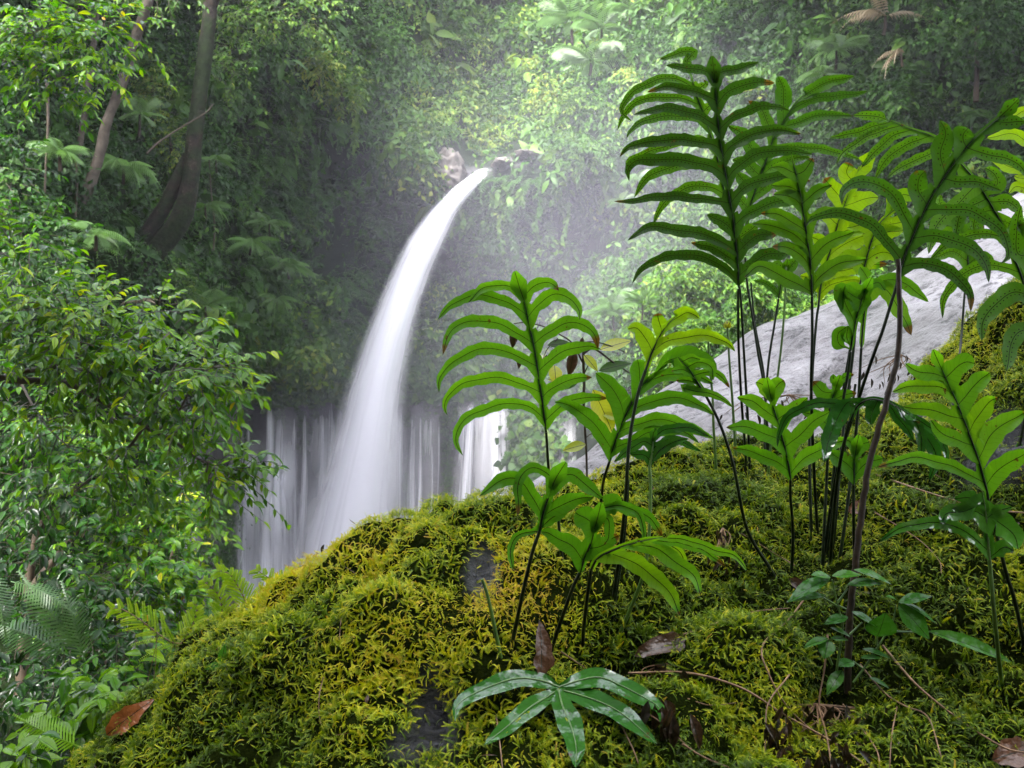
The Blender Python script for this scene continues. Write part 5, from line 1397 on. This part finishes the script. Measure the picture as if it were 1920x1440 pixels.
def mass(lm, bm, cx, cy, rx, ry, d, rd, n, size, tint, L, nleaf=9, tvar=.14, edge=True, tr=.0025):
    """leafy mass: sprays on the outer shell and through the volume of an ellipsoid"""
    for i in range(n):
        u = rng.normal(size=3); u /= np.linalg.norm(u)
        if u[1] > .3: u[1] *= -1
        r = rng.random() ** .4
        x = cx + rx * u[0] * r; y = cy - ry * u[2] * r; dd = d + rd * u[1] * r
        a = P(x, y, dd)
        dirn = nrm(np.array([u[0], u[1] * .8 - .25, u[2] * .6 + .05]) + rng.normal(size=3) * .45)
        spray(lm, bm, a, a + dirn * L * rng.uniform(.6, 1.3), nleaf, size, tint + .25 * (rng.random() - .5), .25, tr, tvar=tvar)

# overhanging branch with shiny young leaves
lm, bm = MB(), MB()
DB = 4.2
main = [("-260,690 -60,700 20,712 120,718 170,740 240,780 280,802", .026, .012), ("270,800 330,830 370,860 430,885", .010, .005), ("270,800 240,840 190,880 130,930", .009, .004), ("10,705 120,680 200,640", .012, .005), ("30,700 80,690 190,690 230,650 260,600", .010, .004), ("170,745 200,690 235,620", .008, .003), ("280,800 310,720 350,660 400,650", .007, .003), ("40,720 80,790 130,840", .007, .003), ("300,805 350,760 420,750 455,765", .006, .003), ("390,865 390,900 430,895 460,880", .005, .002), ("330,780 380,700 440,680", .005, .002)]
ends = []
for s_, r0, r1 in main:
    c = spline(pts_(s_, 'F'), 26)
    dz = DB + .25 * np.sin(np.linspace(0, 2, 26) + len(s_))
    bm.tube(P(c[:, 0], c[:, 1], dz), np.linspace(r0, r1, 26), 7)
    for i in range(6, 26, 2): ends.append((c[i][0], c[i][1], dz[i]))
limb = bm.build("branch", MAT['branch'])
bm = MB()
for (x, y, d) in ends:
    for q in range(2):
        a = P(x, y, d)
        dirn = nrm(np.array([rng.normal() * .6 + .35, rng.normal() * .5 - .3, rng.normal() * .45 + .25]))
        spray(lm, bm, a, a + dirn * rng.uniform(.16, .36), 9, .06, .5, .35, .0025, tvar=.15, tpl=lens_leaf(5, .4, .07, .25))
for (cx, cy, rx, ry, n, tn) in [(160, 590, 180, 40, 60, .62), (300, 620, 90, 24, 24, .62), (60, 560, 110, 70, 40, .62), (390, 690, 30, 30, 8, .6), (350, 770, 50, 30, 10, .6), (400, 870, 24, 20, 5, .62), (30, 470, 60, 60, 20, .6), (150, 650, 160, 50, 34, .56), (300, 700, 80, 50, 20, .56)]:
    mass(lm, bm, cx, cy, rx, ry, DB, .5, int(n * .9), .06, tn - .1, .22, 9, .15)
cr = lm.build("crown", MAT['bush'], smooth=True); tws = bm.build("twigs", MAT['branch'])
root = empty("tree", tuple(P(-260, 900, DB)), "tree reaching in from the left with a dark limb and wet yellow-tinged leaves", "tree")
adopt(root, limb, tws, cr)

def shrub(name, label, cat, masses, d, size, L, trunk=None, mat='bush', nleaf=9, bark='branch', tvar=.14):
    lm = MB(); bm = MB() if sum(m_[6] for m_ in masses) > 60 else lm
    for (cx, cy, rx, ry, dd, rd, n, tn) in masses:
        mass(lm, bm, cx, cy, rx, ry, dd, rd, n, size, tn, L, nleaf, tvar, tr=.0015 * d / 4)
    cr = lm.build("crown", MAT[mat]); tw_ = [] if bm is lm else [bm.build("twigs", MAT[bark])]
    tb = MB()
    for (s_, r0, r1) in trunk:
        c = spline(pts_(s_, 'F'), 24)
        tb.tube(P(c[:, 0], c[:, 1], d), np.linspace(r0, r1, 24), 8)
    tr_ = tb.build("trunk", MAT[bark])
    p0 = pts_(trunk[0][0], 'F')[0]
    root = empty(name, tuple(P(p0[0], p0[1], d)), label, cat)
    adopt(root, cr, tr_, *tw_)
    return root
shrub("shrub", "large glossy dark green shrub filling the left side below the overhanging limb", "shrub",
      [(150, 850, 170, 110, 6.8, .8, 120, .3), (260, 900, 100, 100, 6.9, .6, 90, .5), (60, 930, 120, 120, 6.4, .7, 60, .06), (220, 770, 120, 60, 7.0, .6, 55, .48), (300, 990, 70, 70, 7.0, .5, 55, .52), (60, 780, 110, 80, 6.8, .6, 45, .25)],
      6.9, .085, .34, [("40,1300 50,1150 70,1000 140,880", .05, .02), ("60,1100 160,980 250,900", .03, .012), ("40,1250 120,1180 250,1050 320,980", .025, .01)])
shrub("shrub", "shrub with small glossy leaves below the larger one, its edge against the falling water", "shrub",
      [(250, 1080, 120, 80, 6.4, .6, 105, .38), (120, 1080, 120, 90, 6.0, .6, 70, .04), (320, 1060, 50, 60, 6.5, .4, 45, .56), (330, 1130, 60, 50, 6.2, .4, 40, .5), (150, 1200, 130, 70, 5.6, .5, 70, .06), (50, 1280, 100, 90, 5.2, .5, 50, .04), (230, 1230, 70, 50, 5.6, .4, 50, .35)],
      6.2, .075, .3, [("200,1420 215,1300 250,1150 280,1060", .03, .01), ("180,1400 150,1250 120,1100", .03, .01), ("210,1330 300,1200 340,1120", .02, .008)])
shrub("shrub", "twiggy pale shrub in front of the wet wall at the tip of the left bank", "shrub",
      [(340, 930, 36, 20, 9.0, .5, 16, .7), (350, 965, 30, 24, 9.0, .5, 14, .62), (315, 955, 30, 34, 9.0, .5, 16, .6)], 9.0, .075, .3, [("300,1150 320,1050 345,960", .02, .008)])
shrub("shrub", "bright yellow-green shrub with long leaves at the boulder's lower left foot", "shrub",
      [(170, 1310, 60, 25, 3.4, .2, 11, .5), (240, 1290, 40, 25, 3.4, .2, 9, .58), (130, 1330, 40, 20, 3.3, .2, 8, .5), (220, 1330, 30, 20, 3.3, .2, 8, .5)], 3.4, .085, .16, [("170,1480 175,1400 180,1330", .008, .004)], nleaf=6, tvar=.07)
shrub("shrub", "leafy sprout with upright pointed leaves in the bottom left corner", "shrub",
      [(60, 1410, 40, 30, 2.6, .12, 7, .55), (20, 1420, 30, 20, 2.6, .12, 5, .5)], 2.6, .075, .12, [("50,1500 55,1450 60,1420", .005, .003)], nleaf=6)
shrub("tree", "tree with bright lit leaves drooping into the top left corner", "tree",
      [(90, 50, 120, 45, 8.8, .7, 52, .42), (150, 110, 90, 50, 8.8, .6, 45, .52), (60, 110, 90, 60, 8.8, .6, 36, .34), (190, 60, 60, 30, 8.8, .5, 20, .46), (170, 165, 40, 25, 8.8, .4, 11, .54), (90, 160, 50, 30, 8.8, .4, 12, .36), (225, 55, 40, 20, 8.8, .4, 9, .5)],
      8.8, .105, .38, [("-260,160 -80,90 40,50 120,20", .05, .02), ("-80,95 60,90 160,110", .02, .008), ("0,110 80,130 160,165", .015, .005)])
shrub("shrub", "dark leafy shrub at the left edge under the top left tree", "shrub",
      [(20, 320, 70, 60, 9.5, .6, 40, .22), (30, 420, 80, 50, 9.2, .6, 40, .3), (90, 480, 70, 40, 9.6, .6, 30, .25)], 9.5, .1, .36, [("-60,560 -20,460 20,380", .04, .015)])

# lacy dark fern-bamboo sprays low on the left, and a bright fern
def fern_plant(name, label, cat, items, mat, tpl, group=None):
    kids = []
    for (px, py, d, dx, dy, L, tn, nh) in items:
        mb = MB()
        X, Y, Z = frames(np.array([[dx, -.15 * abs(dx), -dy]], float), np.array([nh], float))
        mb.scatter(tpl[0], tpl[1], P(px, py, d)[None], X, Y, Z, np.array([L]), tn)
        kids.append(mb.build("frond", MAT[mat], smooth=False))
    p = items[0]
    root = empty(name, tuple(P(p[0], p[1], p[2])), label, cat, group)
    adopt(root, *kids)
    return root
LACE = frond_tpl(24, .20, .5, .3)
fern_plant("fern", "bright green fern arching into the bottom left corner", "fern", [(150, 1400, 2.7, -120, -62, .26, .2, (.1, -.95, .35)), (100, 1445, 2.6, -60, -70, .16, .1, (.2, -.95, .3))], 'spike', LACE)
fern_plant("fern", "grey-green lacy fern in the dark bush at the left edge", "fern", [(150, 1220, 4.8, -110, -160, .62, .2, (.3, -.8, .4)), (130, 1230, 4.8, -150, -90, .55, .15, (.2, -.7, .7)), (160, 1240, 4.8, -40, -150, .5, .2, (.4, -.8, .3)), (-20, 1070, 4.7, 30, 90, .45, .25, (.6, -.7, .2)), (120, 1250, 4.8, 60, 100, .45, .1, (.4, -.8, .2)), (20, 1090, 4.7, 110, 30, .42, .25, (.1, -.6, .8))], 'palm', LACE)

# trees of the left bank
def trunk_tree(label, trunks, d, crowns, mat='bark_moss', leaf=.16, L=.8):
    tb = MB()
    for s_, rr in trunks:
        p = pts_(s_, 'F'); c = spline(p, 40)
        r = np.interp(np.linspace(0, 1, 40), np.linspace(0, 1, len(rr)), rr) / F * d
        r = r * (1 + .03 * np.sin(np.linspace(0, 30, 40)) + .025 * rng.normal(size=40))
        tb.tube(P(c[:, 0], c[:, 1], d + .02 * np.sin(np.linspace(0, 9, 40))), r, 12)
    tr_ = tb.build("trunk", MAT[mat])
    kids = [tr_]
    if crowns:
        lm, bm = MB(), MB()
        for (cx, cy, rx, ry, dd, rd, n, tn) in crowns:
            mass(lm, bm, cx, cy, rx, ry, dd, rd, n, leaf, tn, L, 10, .12, tr=.006)
        kids += [lm.build("crown", MAT['jungle']), bm.build("twigs", MAT['branch'])]
    p0 = pts_(trunks[0][0], 'F')[0]
    root = empty("tree", tuple(P(p0[0], p0[1], d)), label, "tree")
    adopt(root, *kids)
trunk_tree("tall dark tree with a bowed double-footed trunk on the left bank", [("226,568 258,512 300,462 340,408 358,335 364,260 374,180 386,90 394,10 400,-120", [25, 22, 20, 17, 14.5, 14, 13.5, 13.5, 13, 13]), ("240,510 275,440 310,385 335,330 352,290", [16, 14, 13, 12, 9]), ("394,20 430,-40 500,-90", [8, 6, 5])], 23.0,
           [(465, 30, 60, 40, 24.5, 1.0, 60, .62), (550, 20, 80, 35, 25, 1.0, 60, .6), (440, 110, 36, 30, 24.5, .8, 26, .55), (420, 150, 16, 25, 24.2, .5, 8, .5), (490, -45, 130, 40, 24.5, 1.2, 50, .5), (310, -40, 70, 36, 25, 1.0, 40, .45)])
trunk_tree("slender leaning tree with pale blotched bark left of the bowed one", [("150,378 172,335 188,285 200,230 222,175 242,115 258,60 275,10 295,-80", [13, 10, 9.5, 8.5, 9.5, 9, 9, 10, 9])], 19.0,
           [(270, -20, 90, 40, 19, .9, 30, .5), (200, 10, 60, 30, 19, .8, 20, .4)], 'bark_pale', .13, .6)
trunk_tree("thin crooked grey trunk behind the fan palm on the left bank", [("140,330 148,280 156,230 162,190 166,150 178,60 186,-40", [6, 6, 5, 6, 5, 5, 4])], 19.5, [], 'bark_pale')
rods("vine", "bare bent vine crossing in front of the bowed trunk", "vine", "275,288 300,265 330,245 355,230 385,212 400,195", (.028, .014), 'branch', depth=[21.5, 22.0, 22.3])
for i, (s_, d, lab) in enumerate([("143,305 144,350 142,400 141,450", 18.5, "straight thin vine hanging below the crooked grey trunk"), ("88,150 90,230 86,310 84,360", 16.5, "dark hanging vine left of the crooked grey trunk"), ("400,470 402,420 396,360 392,300", 30, "thin pale vine hanging right of the bowed trunk"), ("1455,310 1450,380 1456,450 1458,480", 40, "pale bare stem on the right wall behind the ferns")]):
    rods("vine", lab, "vine", s_, (.03, .02), 'branch', "hanging vines", depth=[d, d])

# ------------------------------------------------------------------ palms and single shrubs on the far slopes
pal_mesh = {}
def palm_mesh(kind, mat):
    key = (kind, mat)
    if key not in pal_mesh:
        tpl = {'a': PALMF, 'b': PALMF2, 'f': FERN2, 'd': PALMD}[kind]
        mb = MB(); mb.add(tpl[0], tpl[1], np.clip(.5 + .0 * tpl[0][:, 0], 0, 1))
        o = mb.build("frond", MAT[mat], smooth=False)
        pal_mesh[key] = o.data
        bpy.data.objects.remove(o)
    return pal_mesh[key]
def palm(label, px, py, d, n, Lpx, kind='a', trunk=40, mat='palm', elev=(0.05, 1.0), azs=None, group="palms"):
    L = Lpx / F * d
    c = P(px, py, d)
    Lpx *= 1.25; trunk *= .6
    L = Lpx / F * d
    root = empty("palm", tuple(P(px, py + trunk, d)), label, "palm", group)
    tb = MB(); tb.tube(np.stack([P(px + rng.normal() * 2, py + trunk, d + .1), P(px, py + trunk * .5, d + .05), c]), np.array([.11, .09, .07]) * max(.35, L / 3), 8)
    adopt(root, tb.build("trunk", MAT['bark']))
    for i in range(n):
        az = (2 * math.pi * i / n + rng.normal() * .25) if azs is None else azs[i]
        el = rng.uniform(*elev)
        X = Vector((math.cos(az) * math.cos(el), math.sin(az) * math.cos(el), math.sin(el)))
        Y = Vector((0, 0, 1)).cross(X).normalized()
        Z = X.cross(Y)
        s = L * rng.uniform(.8, 1.15)
        m = Matrix((( X.x * s, Y.x * s, Z.x * s, c[0] - root.location.x), (X.y * s, Y.y * s, Z.y * s, c[1] - root.location.y), (X.z * s, Y.z * s, Z.z * s, c[2] - root.location.z), (0, 0, 0, 1)))
        o = bpy.data.objects.new("frond", palm_mesh(kind, mat))
        COL.objects.link(o); o.parent = root; o.matrix_local = m
def dm(px, py, off=1.5): return float(depth_map(np.array([px]), np.array([py]))[0]) - off
for (lab, px, py, n, L, kind, trunk, off, el) in [
    ("large palm at the top centre of the slope above the waterfall", 1072, 40, 11, 72, 'a', 70, 3, (.05, 1.1)),
    ("palm with drooping fronds just right of the top centre palm", 1128, 55, 11, 66, 'a', 60, 3, (0, 1.1)),
    ("low spreading palm under the top centre palms", 1108, 118, 9, 74, 'b', 40, 3, (.1, .9)),
    ("light green palm to the right of the top palms, tip at the upper border", 1180, 18, 9, 50, 'a', 50, 3, (.1, 1.1)),
    ("small palm above the dark hollow behind the tallest fern", 1195, 335, 8, 36, 'b', 30, 1.5, (.1, .9)),
    ("small pale palm lower down the dark hollow behind the tallest fern", 1168, 378, 7, 30, 'b', 20, 1.5, (.1, .9)),
    ("spiky pale palm in the mist between the ferns", 1150, 590, 12, 58, 'a', 50, 2, (.2, 1.3)),
    ("spiky palm at the mist's edge left of the tall stalks", 1205, 570, 10, 46, 'a', 50, 2, (.2, 1.3)),
    ("pale palm on the right wall between the tallest fern and the dead fronds", 1568, 95, 8, 62, 'b', 60, 2, (.1, 1.0)),
    ("palm with long arching fronds above the forked spotted fern", 1545, 140, 7, 56, 'b', 40, 2, (.2, .9)),
    ("feather palm at the far left, fronds above the shrubs", 112, 285, 9, 52, 'b', 60, 2, (.1, 1.0)),
    ("grey-green palm with drooping fronds between the two left trunks", 232, 310, 11, 66, 'b', 60, 2, (-.1, .8)),
    ("dark palm right behind the slender leaning tree", 262, 215, 9, 54, 'a', 70, 2, (0, 1.0)),
    ("palm tucked against the foot of the bowed trunk", 385, 385, 8, 46, 'b', 40, 2, (0, .9)),
    ("palm on the dark wall right of the bowed trunk", 405, 300, 8, 40, 'b', 40, 1.5, (-.1, .8)),
    ("palm below the bowed trunk over the ledge", 470, 455, 9, 52, 'b', 40, 2, (-.1, .8)),
    ("broad palm on the dark wall left of the jet", 540, 500, 11, 58, 'b', 40, 2, (-.1, .9)),
    ("palm high on the dark wall left of the jet", 505, 420, 8, 44, 'b', 40, 2, (-.1, .8)),
    ("lowest palm on the dark wall, just above the creeper ledge", 520, 560, 8, 44, 'b', 30, 2, (-.2, .8)),
    ("palm over the left bank with pale spiky fronds beside the creeper", 385, 575, 8, 58, 'a', 40, 2, (.1, 1.0)),
    ("dark palm behind the overhanging limb at left", 180, 440, 9, 60, 'b', 50, 2, (0, .9))]:
    palm(lab, px, py, dm(px, py, off + min(3.0, .06 * dm(px, py, 0))), n, L, kind, trunk, 'palm', el)
palm("two-fronded palm spread like a V in the valley above the notch", 1003, 236, dm(1003, 236, 2), 2, 40, 'a', 20, 'palm', (.75, .8), [math.pi * .98, .05])
palm("dead palm with brown hanging fronds at the top right", 1660, 30, dm(1660, 30, 7.5), 5, 78, 'd', 60, 'palm_dead', (.1, .6), [math.pi * 1.05, math.pi * 1.2, math.pi * .95, math.pi * 1.3, -.4])
palm("dead brown palm below the top right one", 1690, 95, dm(1690, 95, 7.0), 4, 58, 'd', 50, 'palm_dead', (-.5, .3), [math.pi * 1.02, math.pi * 1.15, math.pi * 1.3, math.pi * .9])
palm("low palm with a pale dead frond above the overhanging limb", 262, 562, dm(262, 562, 3), 5, 40, 'd', 20, 'palm_dead', (.0, .5))

def far_shrub(label, px, py, rx, ry, n, leaf, tint, off=2.0, kind="shrub", trunk=20, group=None, mat='jungle'):
    d = dm(px, py, off)
    lm = MB(); bm = lm
    for q in range(5):
        a = rng.uniform(0, 6.28); r = .55 * rng.random() ** .5
        mass(lm, bm, px + rx * r * math.cos(a), py + ry * r * math.sin(a), rx * .62, ry * .62, d + rng.normal() * .5, rx / F * d * .6, n // 5, leaf * d / 50, tint, .9 * d / 50, 9, .12, tr=.008)
    c = [lm.build("crown", MAT[mat], smooth=False)]
    tb = MB(); tb.tube(P(np.array([px, px + 2, px - 1]), np.array([py + ry * .9 + trunk, py + ry * .4, py - ry * .4]), d + .2), np.array([.16, .12, .05]) * d / 50, 7)
    c.append(tb.build("trunk", MAT['bark']))
    root = empty(kind, tuple(P(px, py + ry + trunk, d)), label, kind, group)
    adopt(root, *c)
FS = [("small cone-shaped tree standing behind the notch of the waterfall", 972, 185, 26, 52, 90, .26, .42, 3, "tree", 20),
      ("yellow-green bush right of the cone-shaped tree", 1045, 175, 34, 36, 90, .28, .9, 2.5, "shrub", 6),
      ("round pale bush left of the cone-shaped tree above the jet", 890, 215, 55, 34, 130, .28, .66, 2.5, "shrub", 6),
      ("low bright bush right above the lip of the waterfall", 915, 270, 42, 20, 100, .26, .85, 2, "shrub", 4),
      ("bright bush on the left shoulder of the notch", 800, 235, 44, 42, 130, .27, .72, 2, "shrub", 4),
      ("bush hanging over the left side of the jet's lip", 770, 290, 34, 40, 110, .26, .6, 1.5, "shrub", 4),
      ("shrub with pale leaves and bare twigs high on the left wall", 595, 120, 36, 34, 80, .30, .85, 2.5, "shrub", 10),
      ("pale shrub leaning out from the left wall above the dark hollow", 640, 170, 38, 42, 100, .3, .7, 2.5, "shrub", 8),
      ("dark bushy treetop at the top of the left wall", 690, 60, 70, 46, 160, .28, .3, 3, "tree", 20),
      ("olive bush at the top above the cone-shaped tree", 830, 70, 60, 50, 140, .3, .5, 3, "shrub", 8),
      ("leafy treetop at the upper border left of the palms", 985, 40, 52, 44, 140, .3, .42, 3, "tree", 20),
      ("pale green tree below the palms on the right shoulder", 1090, 205, 54, 34, 130, .28, .6, 2.5, "shrub", 6),
      ("bush on the right shoulder hanging over the dark hollow", 1110, 290, 60, 34, 140, .27, .5, 2, "shrub", 4),
      ("dark green tree on the right wall near the upper border", 1350, 70, 80, 60, 180, .3, .2, 3, "tree", 20),
      ("dark tree in the top right corner", 1830, 80, 100, 90, 220, .3, .12, 3, "tree", 30),
      ("dark broad-leaved bush on the right wall behind the leaning frond", 1700, 180, 50, 60, 120, .4, .3, 2, "shrub", 8),
      ("misty round tree behind the pale palms on the right slope", 1290, 545, 90, 50, 220, .30, .62, 3, "tree", 10),
      ("misty bush lower on the right slope left of the tall stalks", 1300, 640, 80, 46, 180, .32, .55, 2, "shrub", 6),
      ("misty tree behind the tall stalks at the top of the grey rock", 1440, 560, 80, 50, 180, .32, .55, 3, "tree", 10),
      ("misty shrub just over the crest of the grey rock", 1500, 600, 40, 34, 90, .34, .6, 2, "shrub", 6),
      ("fresh green bush beside the overhanging limb below the bowed trunk", 330, 530, 52, 40, 120, .2, .6, 2, "shrub", 6),
      ("bright bush in the gap right of the slender leaning tree", 285, 165, 30, 70, 120, .2, .85, 2, "shrub", 10),
      ("pale bush in the gap between the leaning and the bowed trunk", 320, 270, 26, 44, 80, .22, .78, 2, "shrub", 6)]
for (lab, px, py, rx, ry, n, leaf, tn, off, kind, tr) in FS:
    far_shrub(lab, px, py, rx, ry, n, leaf, tn, off, kind, tr, "bushes and trees on the far slopes")

# ------------------------------------------------------------------ haze and spray
def vol_mat(name, col, dens, aniso=0.2):
    m, n, out = M(name)
    v = N(n, "ShaderNodeVolumePrincipled")
    v.inputs['Color'].default_value = (*col, 1)
    v.inputs['Density'].default_value = dens
    v.inputs['Anisotropy'].default_value = aniso
    n.links.new(v.outputs[0], out.inputs['Volume'])
    return m
def box(name, lo, hi, mat):
    x0, y0, z0 = lo; x1, y1, z1 = hi
    V = [(x0, y0, z0), (x1, y0, z0), (x1, y1, z0), (x0, y1, z0), (x0, y0, z1), (x1, y0, z1), (x1, y1, z1), (x0, y1, z1)]
    f = [[0, 3, 2, 1], [4, 5, 6, 7], [0, 1, 5, 4], [1, 2, 6, 5], [2, 3, 7, 6], [3, 0, 4, 7]]
    mb = MB(); mb.add(V, f)
    return mb.build(name, mat, smooth=False)
tag(box("haze", (-150, -60, -60), (150, 150, 60), vol_mat("haze_air", (0.90, 0.89, 1.0), 0.0005, 0.35)), kind='stuff')
def puff(label, px, py, d, rx, ry, rd, dens):
    """a soft ball of spray: densest at its heart, nothing at its rim"""
    c = P(px, py, d)
    a, b = np.meshgrid(np.linspace(0, 2 * math.pi, 33), np.linspace(0, math.pi, 17))
    G_ = np.stack([np.cos(a) * np.sin(b), np.sin(a) * np.sin(b), np.cos(b)], -1)
    mb = MB(); mb.grid(G_, flip=True)
    m, n, out = M("spray")
    v = N(n, "ShaderNodeVolumePrincipled")
    v.inputs['Color'].default_value = (0.84, 0.84, 1.0, 1)
    v.inputs['Anisotropy'].default_value = 0.2
    g = N(n, "ShaderNodeTexGradient", gradient_type='SPHERICAL')
    n.links.new(N(n, "ShaderNodeTexCoord").outputs['Object'], g.inputs[0])
    n.links.new(math_(n, 'MULTIPLY', g.outputs['Fac'], dens), v.inputs['Density'])
    n.links.new(v.outputs[0], out.inputs['Volume'])
    o = mb.build("mist", m)
    o.location = tuple(c); o.scale = (rx / F * d, rd, ry / F * d)
    tag(o, label, "mist", kind='stuff')
puff("drifting spray round the foot of the tall jet", 640, 1000, 45.5, 420, 460, 6.0, 0.040)
puff("pale mist filling the air between the tall jet and the right slope", 1150, 560, 41, 760, 560, 11.0, 0.0165)
